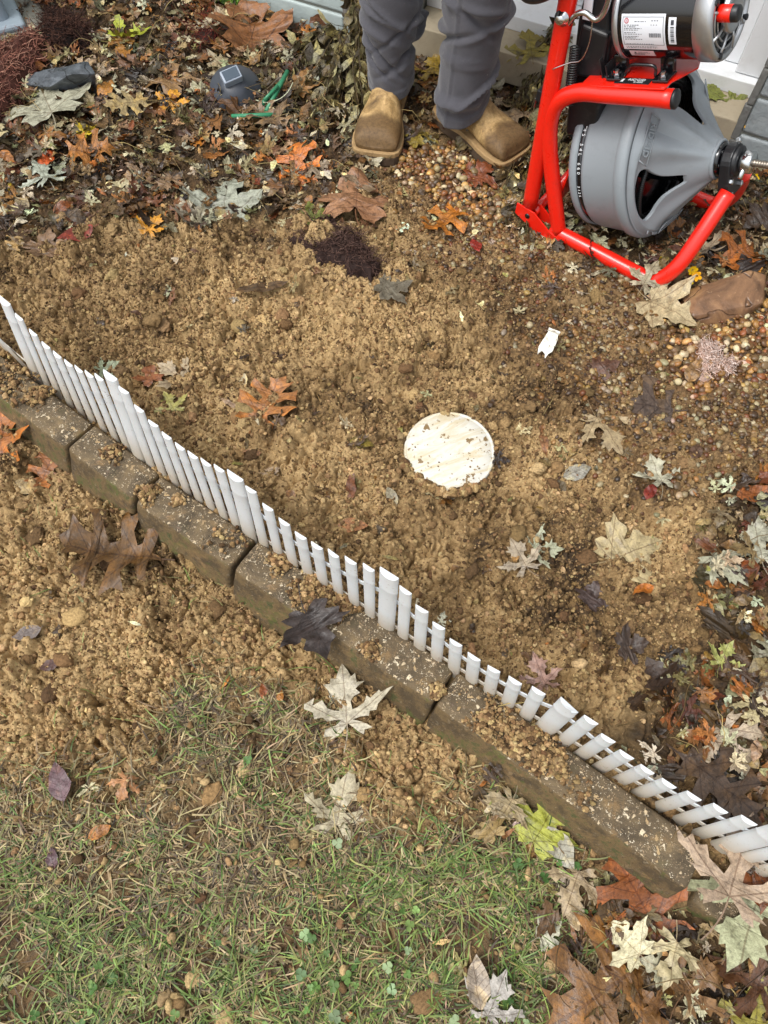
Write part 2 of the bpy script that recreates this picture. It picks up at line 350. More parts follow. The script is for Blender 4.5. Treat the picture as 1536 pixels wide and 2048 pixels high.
def axis_coords(a, b):
    core = np.arange(a, b, GS); st = GS; lo = [a]; hi = [core[-1]]
    while lo[-1] > -80: st *= 1.22; lo.append(lo[-1] - st)
    st = GS
    while hi[-1] < 80: st *= 1.22; hi.append(hi[-1] + st)
    return np.concatenate([np.array(lo[1:])[::-1], core, np.array(hi[1:])])
gx = axis_coords(-1.6, 1.45); gy = axis_coords(-0.4, 2.55)
XX, YY = np.meshgrid(gx, gy, indexing='ij'); ZZ = height(XX.ravel(), YY.ravel()).reshape(XX.shape)
from bisect import bisect_left
def gz(x, y, r=0.0):
    x = np.asarray(x, float); y = np.asarray(y, float)
    i = np.clip(np.searchsorted(gx, x), 0, len(gx) - 1); j = np.clip(np.searchsorted(gy, y), 0, len(gy) - 1)
    return ZZ[i, j]
def gmax(x, y, r, pc=88):
    i0, i1 = np.searchsorted(gx, [x - r, x + r]); j0, j1 = np.searchsorted(gy, [y - r, y + r])
    return float(np.percentile(ZZ[i0:max(i1, i0 + 1), j0:max(j1, j0 + 1)], pc))
nx, ny = XX.shape; ii = np.arange(nx * ny).reshape(nx, ny)
Fq = np.stack([ii[:-1, :-1], ii[1:, :-1], ii[1:, 1:], ii[:-1, 1:]], -1).reshape(-1, 4)
_l, _lb, _gv, _gb, _gr, _gn = masks(XX.ravel(), YY.ravel())
mk = np.zeros((nx * ny, 4)); mk[:, 0] = np.clip(np.maximum(np.maximum(_l, _lb) * 0.95, _gr * 0.8) * (1 - 0.85 * _gb), 0, 1); mk[:, 1] = np.clip(_gv * .55 + _gb * .4, 0, 1) * (1 - mk[:, 0]); mk[:, 2] = soiltone(XX.ravel(), YY.ravel()) * .5 + .5; mk[:, 3] = 1
g = link('ground', np_mesh('ground', np.stack([XX.ravel(), YY.ravel(), ZZ.ravel()], 1), Fq, {'mask': ('FLOAT_COLOR', mk)}, False), None, M_SOIL)
tag(g, 'freshly dug sandy brown soil of the garden bed and lawn edge', 'ground', kind='structure')

# ------------------------------------------------------------------ scatter machinery
def ico(sub):
    import bmesh
    bm = bmesh.new(); bmesh.ops.create_icosphere(bm, subdivisions=sub, radius=1); V = np.array([v.co[:] for v in bm.verts]); F = np.array([[v.index for v in f.verts] for f in bm.faces]); bm.free(); return V, F
def rough_ball(sub, amp, seed, flat=0.8):
    V, F = ico(sub); g = np.random.default_rng(seed); d = np.zeros(len(V))
    for k in range(7):
        q = g.normal(size=3) * (1.2 + k * 0.8); d += np.sin(V @ q + g.random() * 6) * amp / (1 + 0.5 * k)
    K = 34; D = g.normal(size=(K, 3)); D /= np.linalg.norm(D, axis=1)[:, None]; rr = g.uniform(.25, .55, K); an = np.arccos(np.clip(V @ D.T, -1, 1))
    d += amp * 1.6 * np.sqrt(np.maximum(0, rr ** 2 - an ** 2)).max(1) if amp > .1 else 0
    d += g.normal(size=len(V)) * amp * 0.3
    V = V * (1 + d)[:, None]; V[:, 2] *= flat; return V, F
def rand_rot(n, tilt=None, up=None):
    """(n,3,3) rotations: spin about z, then tilt by given angles about a random horizontal axis"""
    a = rng.random(n) * 2 * np.pi; ca, sa = np.cos(a), np.sin(a); Z = np.zeros((n, 3, 3)); Z[:, 0, 0] = ca; Z[:, 0, 1] = -sa; Z[:, 1, 0] = sa; Z[:, 1, 1] = ca; Z[:, 2, 2] = 1
    if tilt is None: tilt = rng.random(n) * np.pi
    b = rng.random(n) * 2 * np.pi; kx, ky = np.cos(b), np.sin(b); c, s = np.cos(tilt), np.sin(tilt); T = np.zeros((n, 3, 3))
    T[:, 0, 0] = c + kx * kx * (1 - c); T[:, 0, 1] = kx * ky * (1 - c); T[:, 0, 2] = ky * s; T[:, 1, 0] = kx * ky * (1 - c); T[:, 1, 1] = c + ky * ky * (1 - c); T[:, 1, 2] = -kx * s; T[:, 2, 0] = -ky * s; T[:, 2, 1] = kx * s; T[:, 2, 2] = c
    return T @ Z
def instances(protos, which, P, Rt, S, colr):
    """protos: list of (V,F,luv or None). returns V,F,col,luv"""
    Vs, Fs, Cs, Us, base = [], [], [], [], 0
    for k, pr in enumerate(protos):
        idx = np.where(which == k)[0]
        if not len(idx): continue
        V, F = pr[0], pr[1]; U = pr[2] if len(pr) > 2 else None
        sc = S[idx]; sc = sc[:, None] if sc.ndim == 1 else sc
        W = np.einsum('nij,vnj->nvi', Rt[idx], (V[:, None, :] * sc[None, :, :])) + P[idx][:, None, :]
        n, m = len(idx), len(V)
        Vs.append(W.reshape(-1, 3)); Fs.append((F[None] + (np.arange(n) * m)[:, None, None] + base).reshape(-1, F.shape[1]))
        Cs.append(np.repeat(colr[idx], m, 0)); base += n * m
        if U is not None: Us.append(np.tile(U, (n, 1)))
    V = np.concatenate(Vs); C = np.concatenate(Cs); C = np.concatenate([C, np.ones((len(C), 1))], 1)
    return V, np.concatenate(Fs), C, (np.concatenate(Us) if Us else None)
def scatter_obj(name, mat, protos, which, P, Rt, S, colr, smooth=False, kind='stuff', label=None, cat=None):
    V, F, C, U = instances(protos, which, P, Rt, S, colr); at = {'col': ('FLOAT_COLOR', C)}
    if U is not None: at['luv'] = ('FLOAT_VECTOR', U)
    o = link(name, np_mesh(name, V, F, at, smooth), None, mat); tag(o, label, cat, kind=kind); return o
def sample(n, dens, margin=260, box=(-1.6, 1.45, -0.35, 2.5)):
    """n candidate points, kept with probability dens(x, y) and only where near the view"""
    x = rng.uniform(box[0], box[1], n); y = rng.uniform(box[2], box[3], n)
    q = proj(np.stack([x, y, np.full(n, .03)], 1)); k = (q[:, 0] > -margin) & (q[:, 0] < 1536 + margin) & (q[:, 1] > -margin * 0.4) & (q[:, 1] < 2048 + margin)
    x, y = x[k], y[k]; k = rng.random(len(x)) < dens(x, y); return x[k], y[k]
def warm(h):
    c = np.array(lin(h) if isinstance(h, str) else h)
    if 2.3 * c[1] < c[0] < 5.5 * c[1]: c[1] *= 1.22; c[2] *= .9
    return c
def pick(cols, n, jit=0.18, leafy=False):
    c = np.array([(warm(h) if leafy else lin(h)) for h in cols])[rng.integers(0, len(cols), n)]; return np.clip(c * (1 + rng.normal(0, jit, (n, 1))) * (1 + rng.normal(0, jit * .3, (n, 3))), 0.003, 0.9)
on_stone = lambda x, y: (lambda s: (s > -0.012) & (s < 0.072))(s_block(x, y))
near_disc = lambda x, y: np.hypot(x - DISC[0], y - DISC[1]) < 0.080
# plan footprints that loose material keeps out of (boots, ledge, wall)
A_W = G(843, 56, 0.15); A_W[2] = 0; uW = G(1479, 244, .15) - G(843, 56, .15); LEDGE_L = float(np.linalg.norm(uW)); uW /= LEDGE_L; wW = np.array([-uW[1], uW[0], 0])
def in_house(x, y): return ((x - A_W[0]) * wW[0] + (y - A_W[1]) * wW[1]) > 0.0

# ---- soil crumbs and clods
crumbs = [rough_ball(1, 0.13, s) for s in range(6)]; clods = [rough_ball(4, 0.17, 20 + s, 0.62) for s in range(8)]; mids = [rough_ball(2, .16, 40 + s, .7) for s in range(8)]
def dens_soil(x, y):
    lit, litb, gv, gb, gr, gn = masks(x, y); d = (1 - 0.85 * np.maximum(lit, litb) - 0.93 * gr - 0.5 * gv - gb) * (1 - .6 * sstep(.06, .36, fbm(x, y, 3.3, 3, 140)))
    return np.clip(d, 0.02, 1) * (~near_disc(x, y)) * (~in_house(x, y)) * np.where(on_stone(x, y), 0.0, 1)
def soil_cols(n, x=None, y=None):
    c = pick(['#927852', '#846a46', '#a58a60', '#7a603f', '#664d32', '#b0956a', '#8a6e4a', '#4f3b25'], n, .10)
    return c if x is None else c * (1 + (.22 * soiltone(x, y)))[:, None]
x, y = sample(400000, lambda x, y: dens_soil(x, y) * (.35 + .65 * (rng.random(len(x)) < .9)), 140); n = len(x); S = 0.0009 + 0.0013 * rng.random(n) ** 1.5
P = np.stack([x, y, gz(x, y) + S * 0.25], 1)
scatter_obj('fine_soil', M_CRUMB, crumbs, rng.integers(0, 6, n), P, rand_rot(n), S[:, None] * (0.7 + 0.6 * rng.random((n, 3))), soil_cols(n, x, y), False, label='fine grains of sandy brown soil', cat='soil')
x, y = sample(150000, dens_soil); n = len(x); S = 0.0016 + 0.0036 * rng.random(n) ** 2.2
P = np.stack([x, y, gz(x, y) + S * 0.35], 1)
scatter_obj('soil_crumbs', M_CRUMB, mids, rng.integers(0, 8, n), P, rand_rot(n), S[:, None] * (0.75 + 0.5 * rng.random((n, 3))), soil_cols(n, x, y), True, label='loose crumbs of sandy brown soil', cat='soil')
x, y = sample(3200, lambda x, y: dens_soil(x, y) * np.clip(0.5 + 1.5 * perlin(x * 6, y * 6, 77), 0.05, 1)); n = len(x); S = 0.005 + 0.011 * rng.random(n) ** 2.4
P = np.stack([x, y, gz(x, y) + S * 0.05], 1)
scatter_obj('soil_clods', M_CRUMB, clods, rng.integers(0, 8, n), P, rand_rot(n, rng.random(n) * .6), S[:, None] * (0.75 + 0.6 * rng.random((n, 3))), soil_cols(n, x, y), True, label='rounded clods of damp sandy brown soil', cat='soil')

# ---- gravel
pebs = [rough_ball(2, 0.07, 60 + s, 0.68) for s in range(6)]
def dens_grav(x, y):
    lit, litb, gv, gb, gr, gn = masks(x, y); return np.clip(np.maximum(gb * 0.95, gv * (0.38 + 0.6 * sstep(-.1, .3, perlin(x * 5, y * 5, 15)))) , 0, 1) * (1 - .6 * np.maximum(lit, 0) * (1 - gb)) * (~in_house(x, y)) * (~near_disc(x, y))
x, y = sample(150000, dens_grav, 200); n = len(x); S = 0.0028 + 0.0046 * rng.random(n) ** 1.6
gb = masks(x, y)[3]; S *= 1 + .22 * gb
P = np.stack([x, y, gz(x, y) + S * (0.05 + gb * rng.random(n) * 1.1)], 1)
cl = pick(['#a8793f', '#8a6034', '#c49a5c', '#6d4c2c', '#b98b4d', '#d9bd8a', '#5a4430', '#8c7350', '#7b5a3c', '#e0cda4', '#9a5f38'], n, .15); cl *= ((0.40 + 0.32 * gb) * (.75 + .5 * rng.random(n)))[:, None]
scatter_obj('gravel', M_PEB, pebs, rng.integers(0, 6, n), P, rand_rot(n, rng.random(n) * .8), S[:, None] * (0.8 + 0.5 * rng.random((n, 3))), cl, True, label='small rounded tan and amber pebbles', cat='gravel')

# ------------------------------------------------------------------ leaves
OUT = {
 'maple': [(0.02, -0.01), (.10, -.08), (.17, -.16), (.30, -.21), (.28, -.13), (.42, -.12), (.33, -.05), (.22, .0), (.11, .06), (.25, .09), (.34, .06), (.40, .13), (.53, .14), (.52, .22), (.66, .30), (.74, .44), (.60, .38), (.55, .46), (.46, .36), (.38, .42), (.30, .30), (.20, .24), (.12, .22), (.10, .34), (.16, .44), (.25, .46), (.22, .55), (.33, .66), (.22, .66), (.21, .78), (.12, .74), (.08, .86), (0, 1.02)],
 'broad': [(0.02, -0.02), (.14, -.14), (.30, -.18), (.33, -.08), (.47, -.04), (.42, .06), (.34, .13), (.46, .16), (.60, .22), (.62, .32), (.72, .44), (.56, .45), (.48, .52), (.36, .48), (.26, .40), (.22, .50), (.32, .60), (.30, .70), (.18, .74), (.12, .86), (0, 1.0)],
 'oak': [(.015, 0), (.04, .08), (.16, .09), (.29, .05), (.27, .15), (.13, .20), (.10, .27), (.25, .32), (.40, .28), (.41, .38), (.47, .46), (.31, .46), (.13, .45), (.11, .53), (.27, .62), (.40, .62), (.38, .70), (.36, .78), (.24, .73), (.12, .70), (.13, .80), (.22, .90), (.09, .90), (0, 1.0)],
 'lance': [(.01, 0), (.06, .12), (.10, .3), (.12, .45), (.11, .6), (.07, .8), (.03, .93), (0, 1.0)],
 'ovate': [(.015, 0), (.12, .08), (.22, .22), (.27, .38), (.25, .55), (.18, .74), (.08, .9), (0, 1.0)]}
KID = {'maple': 0, 'broad': 0, 'oak': 1, 'lance': 1, 'ovate': 1}
def subdiv_tri(V, F):
    V = list(map(tuple, V)); em = {}; out = []
    def mid(a, b):
        k = (min(a, b), max(a, b))
        if k not in em: em[k] = len(V); V.append(tuple((np.array(V[a]) + np.array(V[b])) / 2))
        return em[k]
    for a, b, c in F:
        d, e, f = mid(a, b), mid(b, c), mid(c, a); out += [(a, d, f), (d, b, e), (f, e, c), (d, e, f)]
    return np.array(V), np.array(out)
def leaf_proto(kind, seed, sub=1, curl=1.0, tear=0.0):
    g = np.random.default_rng(seed); o = OUT[kind]
    rt = [(x * (1 + g.normal(0, .06)) + g.normal(0, .008), y + g.normal(0, .012)) for x, y in o[:-1]]; lf = [(-x * (1 + g.normal(0, .06)) - g.normal(0, .008), y + g.normal(0, .012)) for x, y in o[:-1]]
    poly = rt + [o[-1]] + lf[::-1]
    if tear and g.random() < tear:      # one side torn off
        cut = g.uniform(0.35, 0.8); poly = [(x, min(y, cut + 0.05 * math.sin(x * 30))) for x, y in poly]
    if g.random() < 0.5: poly = [(x + 0.10 * y * y, y) for x, y in poly]
    T = tessellate_polygon([[Vector((x, y, 0)) for x, y in poly]]); V = np.array([(x, y, 0.) for x, y in poly]); F = np.array([t for t in T])
    a = V[F[:, 1]] - V[F[:, 0]]; b = V[F[:, 2]] - V[F[:, 0]]; cr = a[:, 0] * b[:, 1] - a[:, 1] * b[:, 0]; F[cr < 0] = F[cr < 0][:, ::-1]; F = F[np.abs(cr) > 1e-9]
    for _ in range(sub): V, F = subdiv_tri(V, F)
    U = V.copy(); U[:, 2] = KID[kind]
    x, y = V[:, 0], V[:, 1]; c = curl
    z = c * (g.normal(0, .30) * x * x + g.normal(0, .22) * (y - .5) ** 2 + g.uniform(-.05, .22) * np.abs(x) + 0.03 * np.sin(x * g.uniform(6, 12) + g.random() * 6) + 0.03 * np.sin(y * g.uniform(5, 11) + g.random() * 6) + 0.02 * np.sin((x + y) * 17 + g.random() * 6))
    tw = c * g.normal(0, .35) * (y - .4); nxv = x * np.cos(tw) - z * np.sin(tw); z = x * np.sin(tw) + z * np.cos(tw); V[:, 0] = nxv; V[:, 2] = z
    # petiole as a thin strip
    L = g.uniform(.35, .6) * (1 if kind in ('maple', 'broad') else .25); bx = g.normal(0, .25); m = 5; pv = []; 
    for i in range(m + 1):
        t = i / m; wd = 0.009; px = bx * t * t * L; pv += [(px - wd, -L * t, .01 + .04 * t * c), (px + wd, -L * t, .01 + .04 * t * c)]
    b0 = len(V); pf = []
    for i in range(m): a0 = b0 + 2 * i; pf += [(a0, a0 + 2, a0 + 1), (a0 + 1, a0 + 2, a0 + 3)]
    V = np.concatenate([V, np.array(pv)]); F = np.concatenate([F, np.array(pf)]); U = np.concatenate([U, np.array([(0.0, 0.3, KID[kind])] * len(pv))])
    V[:, 1] -= 0.4
    return V, F, U
def protos(kinds, n, sub, curl, tear=.3): return [leaf_proto(k, 100 + 17 * i + 3 * len(k) + ord(k[0]), sub, curl, tear) for k in kinds for i in range(n)]
C_LIT = ['#4a2f1c', '#33241a', '#5c3a22', '#7c5c3c', '#5b4028', '#8e7350', '#a98c66', '#c2b08c', '#6f4a2b', '#46321f', '#9a7f58', '#6a5a3c', '#b9ad92', '#84603a', '#5f5236', '#3c2c20', '#9c5c33']
C_PALE = ['#c9bda1', '#b8ac8e', '#d6cfb9', '#a89a78', '#c4b38a', '#b5b295']
C_RUST = ['#8f4a22', '#a65a28', '#7a3c20', '#b8692f', '#6b3222', '#8a5530']
def dl(x, y): lit, litb, gv, gb, gr, gn = masks(x, y); return np.clip(np.maximum(lit * (1 - .75 * gb), litb), 0, 1) * (~in_house(x, y))
pr = protos(['maple', 'oak', 'broad', 'ovate'], 6, 1, 1.3)
x, y = sample(9000, lambda x, y: dl(x, y) * (~on_stone(x, y))); n = len(x); S = 0.026 + 0.038 * rng.random(n)
lz = rng.random(n) ** 1.3; P = np.stack([x, y, gz(x, y) + 0.004 + 0.022 * lz], 1)
cc = pick(C_LIT, n, .2, True); k = rng.random(n); k = np.where((k < .12) & (masks(x, y)[1] > .3) & (rng.random(n) < .7), .5, k); cc[k < .12] = pick(C_PALE, int((k < .12).sum()), .12); cc[k > .80] = pick(C_RUST, int((k > .80).sum()), .2, True); cc *= (.42 + .58 * rng.random(n))[:, None]
scatter_obj('leaf_litter', M_LEAF, pr, rng.integers(0, len(pr), n), P, rand_rot(n, np.abs(rng.normal(0, .42, n))), S, cc, True, label='thick wet litter of brown and pale fallen leaves', cat='leaves')
pr2 = protos(['lance', 'ovate', 'maple'], 4, 1, 1.6)
x, y = sample(17000, lambda x, y: np.clip(dl(x, y) + .035 + .05 * (s_block(x, y) > .1) + .35 * sstep(1.18, 1.5, y + .25 * x) * (s_block(x, y) > .1) * (1 - masks(x, y)[3]), 0, 1) * (~on_stone(x, y)) * (~near_disc(x, y)) * (~in_house(x, y))); n = len(x); S = 0.014 + 0.024 * rng.random(n)
P = np.stack([x, y, gz(x, y) + 0.003 + 0.024 * rng.random(n) * dl(x, y)], 1)
scatter_obj('small_leaf_litter', M_LEAF, pr2, rng.integers(0, len(pr2), n), P, rand_rot(n, np.abs(rng.normal(0, .5, n))), S, pick(C_LIT + C_PALE[:3] + ['#7d7444', '#8a8257'], n, .2, True), True, label='scraps and small narrow leaves mixed through the litter', cat='leaves')

# ---- single fallen leaves: (px, py, kind, length in photo px, direction of the tip in the photo (deg, 0 right, 90 up), colour, curl, lift, label)
HERO = [
 (528, 812, 'oak', 128, 60, '#a2603a', .7, .006, 'orange tan oak leaf with deep lobes lying on bare soil behind the fence'),
 (238, 1108, 'oak', 200, 175, '#5f3c24', .9, .014, 'big wet dark brown oak leaf on soil in front of the stone row'),
 (92, 945, 'oak', 95, 60, '#8c4f30', 1.0, .006, 'rust brown leaf beside the left end of the stone row'),
 (2, 880, 'oak', 150, 80, '#a3592a', .8, .006, 'orange oak leaf cut by the left border of the photo'),
 (45, 970, 'ovate', 60, 130, '#a58e68', .7, .004, 'small beige leaf below the stone row at the left border'),
 (690, 1398, 'maple', 118, 95, '#cbbfa8', .6, .008, 'pale silver maple leaf on soil just below the middle kerb stone'),
 (682, 1602, 'maple', 110, 80, '#cdbf9f', .7, .008, 'cream maple leaf where the soil meets the grass'),
 (1264, 1104, 'broad', 112, 20, '#c2ad82', .7, .010, 'beige maple leaf with its stem to the left on the soil mound'),
 (1214, 866, 'maple', 92, 310, '#c0a782', .9, .008, 'narrow beige maple leaf right of the white cap'),
 (1313, 942, 'maple', 66, 110, '#c6c0a8', .9, .008, 'small pale maple leaf on the brown gravel'),
 (1288, 812, 'oak', 165, 170, '#4f4038', .5, .006, 'dark wet oak leaf flattened on the gravel'),
 (1338, 622, 'broad', 100, 330, '#b9a684', .9, .012, 'beige maple leaf leaning against the brown rock'),
 (893, 438, 'oak', 100, 215, '#a95f28', .9, .012, 'orange oak leaf on the gravel in front of the boots'),
 (593, 335, 'oak', 112, 100, '#c0632a', 1.0, .016, 'bright orange oak leaf in the litter left of the boots'),
 (452, 398, 'broad', 105, 75, '#97988a', 1.3, .014, 'folded grey green maple leaf at the edge of the litter'),
 (92, 200, 'broad', 130, 115, '#b9b59f', .6, .022, 'large pale maple leaf leaning on the black stone'),
 (176, 261, 'maple', 34, 40, '#e0c02a', .8, .020, 'tiny bright yellow leaf in the litter'),
 (20, 375, 'ovate', 24, 100, '#e6c51e', .9, .014, 'yellow petal like leaf at the left border of the litter'),
 (263, 68, 'maple', 66, 20, '#a3a82c', .8, .02, 'yellow green maple leaf in the litter near the fibre mat'),
 (90, 318, 'ovate', 52, 60, '#b8501c', 1.1, .018, 'curled bright orange leaf in the litter at the left'),
 (85, 345, 'maple', 72, 130, '#bfc2b2', .9, .014, 'whitish green maple leaf under the orange curled leaf'),
 (170, 300, 'oak', 95, 10, '#96582c', 1.2, .018, 'glossy brown oak leaf arched over the litter at the left'),
 (160, 466, 'ovate', 72, 200, '#7e3022', 1.0, .008, 'dark red wet leaf on the soil edge at the left'),
 (90, 488, 'broad', 62, 80, '#7a5c42', .9, .008, 'dull brown leaf stuck in the soil at the left'),
 (306, 448, 'maple', 46, 50, '#c98a24', .9, .010, 'amber yellow leaf at the edge of the litter'),
 (262, 205, 'oak', 86, 200, '#a08a62', .9, .018, 'tan oak leaf in the litter right of the black stone'),
 (330, 150, 'broad', 90, 70, '#8c6a44', 1.2, .022, 'brown crinkled maple leaf in the litter behind the black lamp cap'),
 (500, 50, 'broad', 130, 100, '#8a5136', 1.3, .026, 'big rusty folded leaf in front of the block wall'),
 (540, 20, 'maple', 80, 60, '#a46b40', 1.2, .024, 'copper coloured leaf against the foot of the block wall'),
 (445, 130, 'maple', 80, 140, '#9d8d70', 1.0, .02, 'greyish brown maple leaf above the black lamp cap'),
 (250, 100, 'ovate', 60, 280, '#a5642f', 1.2, .02, 'orange brown curled leaf beside the fibre mat'),
 (210, 180, 'ovate', 60, 70, '#aa6626', 1.3, .022, 'orange brown leaf touching the right end of the black stone'),
 (345, 195, 'maple', 46, 60, '#d09022', 1.0, .022, 'golden yellow maple leaf in the middle of the litter'),
 (545, 235, 'oak', 95, 150, '#7a6148', 1.0, .02, 'grey brown oak leaf below the green stakes'),
 (600, 165, 'broad', 70, 60, '#8f5c3a', 1.2, .022, 'reddish brown leaf right of the green stakes'),
 (714, 385, 'broad', 125, 85, '#94694a', 1.3, .014, 'brown torn leaf standing over the root clump'),
 (638, 430, 'maple', 58, 20, '#6f7434', .8, .010, 'olive green leaf left of the torn brown leaf'),
 (952, 488, 'ovate', 42, 290, '#8d2a1e', 1.0, .010, 'small wet red leaf on the gravel left of the machine'),
 (960, 345, 'broad', 60, 40, '#7c3a22', 1.3, .012, 'crumpled red brown leaf in front of the right boot'),
 (835, 275, 'maple', 56, 250, '#8f7a34', 1.0, .018, 'yellow brown leaf between the two boots'),
 (545, 430, 'ovate', 36, 60, '#8c4a34', .7, .006, 'little red brown leaf on the soil below the litter'),
 (515, 578, 'lance', 105, 15, '#5c4630', .9, .006, 'long dark leaf lying on the light soil'),
 (787, 572, 'broad', 66, 20, '#6c6355', .5, .005, 'grey wet leaf scrap pressed into the soil above the cap'),
 (300, 748, 'broad', 48, 120, '#8f4e35', .9, .006, 'rust coloured leaf behind the pickets'),
 (345, 745, 'maple', 62, 150, '#b39e82', 1.0, .008, 'light crinkled maple leaf behind the pickets'),
 (340, 805, 'maple', 52, 120, '#a39a55', .7, .008, 'yellowish leaf near the back of the fence'),
 (216, 734, 'maple', 40, 30, '#a9b192', 1.2, .008, 'pale green curled leaf touching the pickets'),
 (458, 806, 'lance', 50, 330, '#a98c74', .8, .006, 'thin tan leaf left of the orange oak leaf'),
 (718, 884, 'ovate', 48, 350, '#85722c', .8, .006, 'olive leaf left of the white cap'),
 (700, 982, 'lance', 80, 95, '#76402e', .6, .006, 'narrow red brown leaf half buried left of the cap'),
 (784, 995, 'ovate', 42, 120, '#b5a890', .8, .006, 'pale torn leaf below left of the cap'),
 (700, 1050, 'ovate', 60, 0, '#9b6048', .4, .003, 'pinkish leaf pressed into soil behind the fence'),
 (1088, 885, 'lance', 70, 100, '#8a5f3e', .7, .006, 'tan brown leaf right of the white cap edge'),
 (1150, 944, 'ovate', 62, 20, '#9a948a', 1.0, .008, 'grey curled leaf on the soil below the beige leaf'),
 (1090, 1098, 'maple', 62, 0, '#c2c2a6', .9, .008, 'pale green white maple leaf on the soil right of centre'),
 (1040, 1110, 'maple', 66, 120, '#b7a48c', .9, .008, 'withered beige leaf left of the pale green one'),
 (1300, 985, 'ovate', 42, 60, '#7c2b20', .9, .008, 'shiny dark red leaf on the gravel'),
 (1290, 1180, 'ovate', 46, 210, '#b25e22', 1.5, .012, 'curled orange leaf in a hollow of the soil'),
 (1182, 1190, 'broad', 54, 60, '#4b3a36', 1.6, .010, 'crumpled dark purple leaf on the soil'),
 (1262, 1290, 'broad', 60, 10, '#43332a', 1.5, .010, 'crumpled blackish leaf between clods'),
 (1080, 1342, 'maple', 66, 110, '#a88478', .8, .010, 'mauve pink maple leaf just behind the pickets'),
 (1455, 1135, 'maple', 84, 320, '#bdb9a0', .7, .012, 'pale maple leaf hanging over dark litter at the right'),
 (1516, 1085, 'maple', 96, 100, '#b9b4a0', 1.1, .016, 'pale maple leaf at the right border above the fence'),
 (1448, 1308, 'maple', 56, 70, '#a5a55e', .9, .008, 'yellow green leaf on soil right of the fence'),
 (1435, 1210, 'lance', 60, 290, '#b9b084', .8, .010, 'narrow cream leaf at the right of the bed'),
 (1470, 1500, 'maple', 110, 300, '#cfb9a0', .9, .012, 'cream pink torn maple leaf behind the right pickets'),
 (1425, 1560, 'oak', 190, 320, '#4d3a2c', .6, .022, 'big dark wet oak leaf behind the right pickets'),
 (1476, 1725, 'maple', 165, 75, '#bfa48c', .6, .030, 'large pinkish tan maple leaf over the end of the last stone'),
 (1500, 1850, 'maple', 175, 250, '#cfcfa8', .5, .032, 'large pale green maple leaf at the lower right'),
 (1240, 1960, 'oak', 280, 215, '#76492a', .6, .020, 'huge mottled brown oak leaf on the grass at the bottom right'),
 (1290, 1815, 'oak', 200, 120, '#84452a', .9, .022, 'reddish brown leaf leaning below the last stone'),
 (1345, 1925, 'maple', 90, 260, '#cdbb92', 1.3, .026, 'cream folded leaf between the big brown leaves'),
 (1400, 1960, 'maple', 105, 40, '#7c5138', 1.0, .022, 'dark copper maple leaf at the bottom right'),
 (1480, 1950, 'maple', 110, 150, '#57301f', .9, .024, 'dark red brown maple leaf below the pale green one'),
 (1515, 2020, 'maple', 100, 90, '#8b8030', .9, .026, 'olive yellow leaf in the bottom right corner'),
 (1150, 1830, 'ovate', 70, 100, '#b7a184', 1.0, .012, 'pinkish beige leaf where the grass meets the litter'),
 (955, 1975, 'ovate', 92, 100, '#b9a796', 1.2, .022, 'pinkish grey leaf standing in the grass, left one of a pair'),
 (992, 1995, 'maple', 92, 70, '#c4bbb4', 1.0, .020, 'silvery leaf standing in the grass, right one of a pair'),
 (1090, 1645, 'broad', 100, 60, '#9fa040', .8, .012, 'yellow green maple leaf touching the front of the stones'),
 (992, 1612, 'ovate', 72, 340, '#b2a084', .7, .010, 'grey beige leaf on soil near the stones'),
 (1115, 1690, 'ovate', 90, 300, '#b9b2a2', .9, .012, 'silver grey torn leaf below the yellow green leaf'),
 (1145, 1780, 'maple', 90, 250, '#a89274', .8, .012, 'tan maple leaf with long stem at the edge of the grass'),
 (120, 1570, 'ovate', 76, 100, '#6b5056', .7, .007, 'purple brown leaf on the soil at the lower left'),
 (58, 1265, 'ovate', 58, 200, '#776a66', .7, .006, 'purple grey leaf on the soil at the left'),
 (246, 1578, 'maple', 50, 250, '#b07c52', .9, .008, 'small orange tan leaf at the edge of the grass'),
 (195, 1665, 'ovate', 50, 30, '#a5643c', 1.2, .009, 'orange brown curled leaf in the grass at the left'),
 (105, 1720, 'ovate', 42, 100, '#5d4248', 1.0, .008, 'small purple leaf in the grass at the lower left'),
 (98, 1330, 'ovate', 44, 20, '#5a3f3a', 1.0, .006, 'dark brown curled leaf on soil at the left'),
 (1475, 505, 'oak', 110, 30, '#9c5226', 1.0, .02, 'rusty leaf in the ground cover right of the machine'),
 (1400, 480, 'maple', 70, 120, '#b09a80', 1.0, .02, 'beige leaf beneath the front of the machine'),
 (1300, 545, 'maple', 60, 60, '#b7a88c', 1.0, .04, 'pale leaf lying over the lower red tube'),
 (1045, 230, 'oak', 130, 200, '#a38a70', 1.0, .03, 'large dull pinkish leaf between the right boot and the machine'),
 (1390, 905, 'ovate', 48, 60, '#5a4030', 1.0, .008, 'small brown leaf at the right edge of the gravel'),
 (1500, 990, 'ovate', 70, 10, '#8f4a28', 1.2, .012, 'rust brown leaf at the right border'),
 (1210, 735, 'broad', 56, 20, '#5e3f30', 1.0, .008, 'dark brown leaf on gravel right of the white scrap'),
 (1385, 745, 'ovate', 62, 70, '#8b6a46', 1.3, .012, 'brown curled leaf beside the pink fibre clump'),
 (560, 1395, 'ovate', 26, 80, '#b0672e', .8, .006, 'tiny orange leaf on soil left of the pale maple leaf'),
 (528, 1385, 'ovate', 34, 100, '#93492a', 1.0, .006, 'little rust leaf left of the tiny orange one'),
]
LEAVES = []
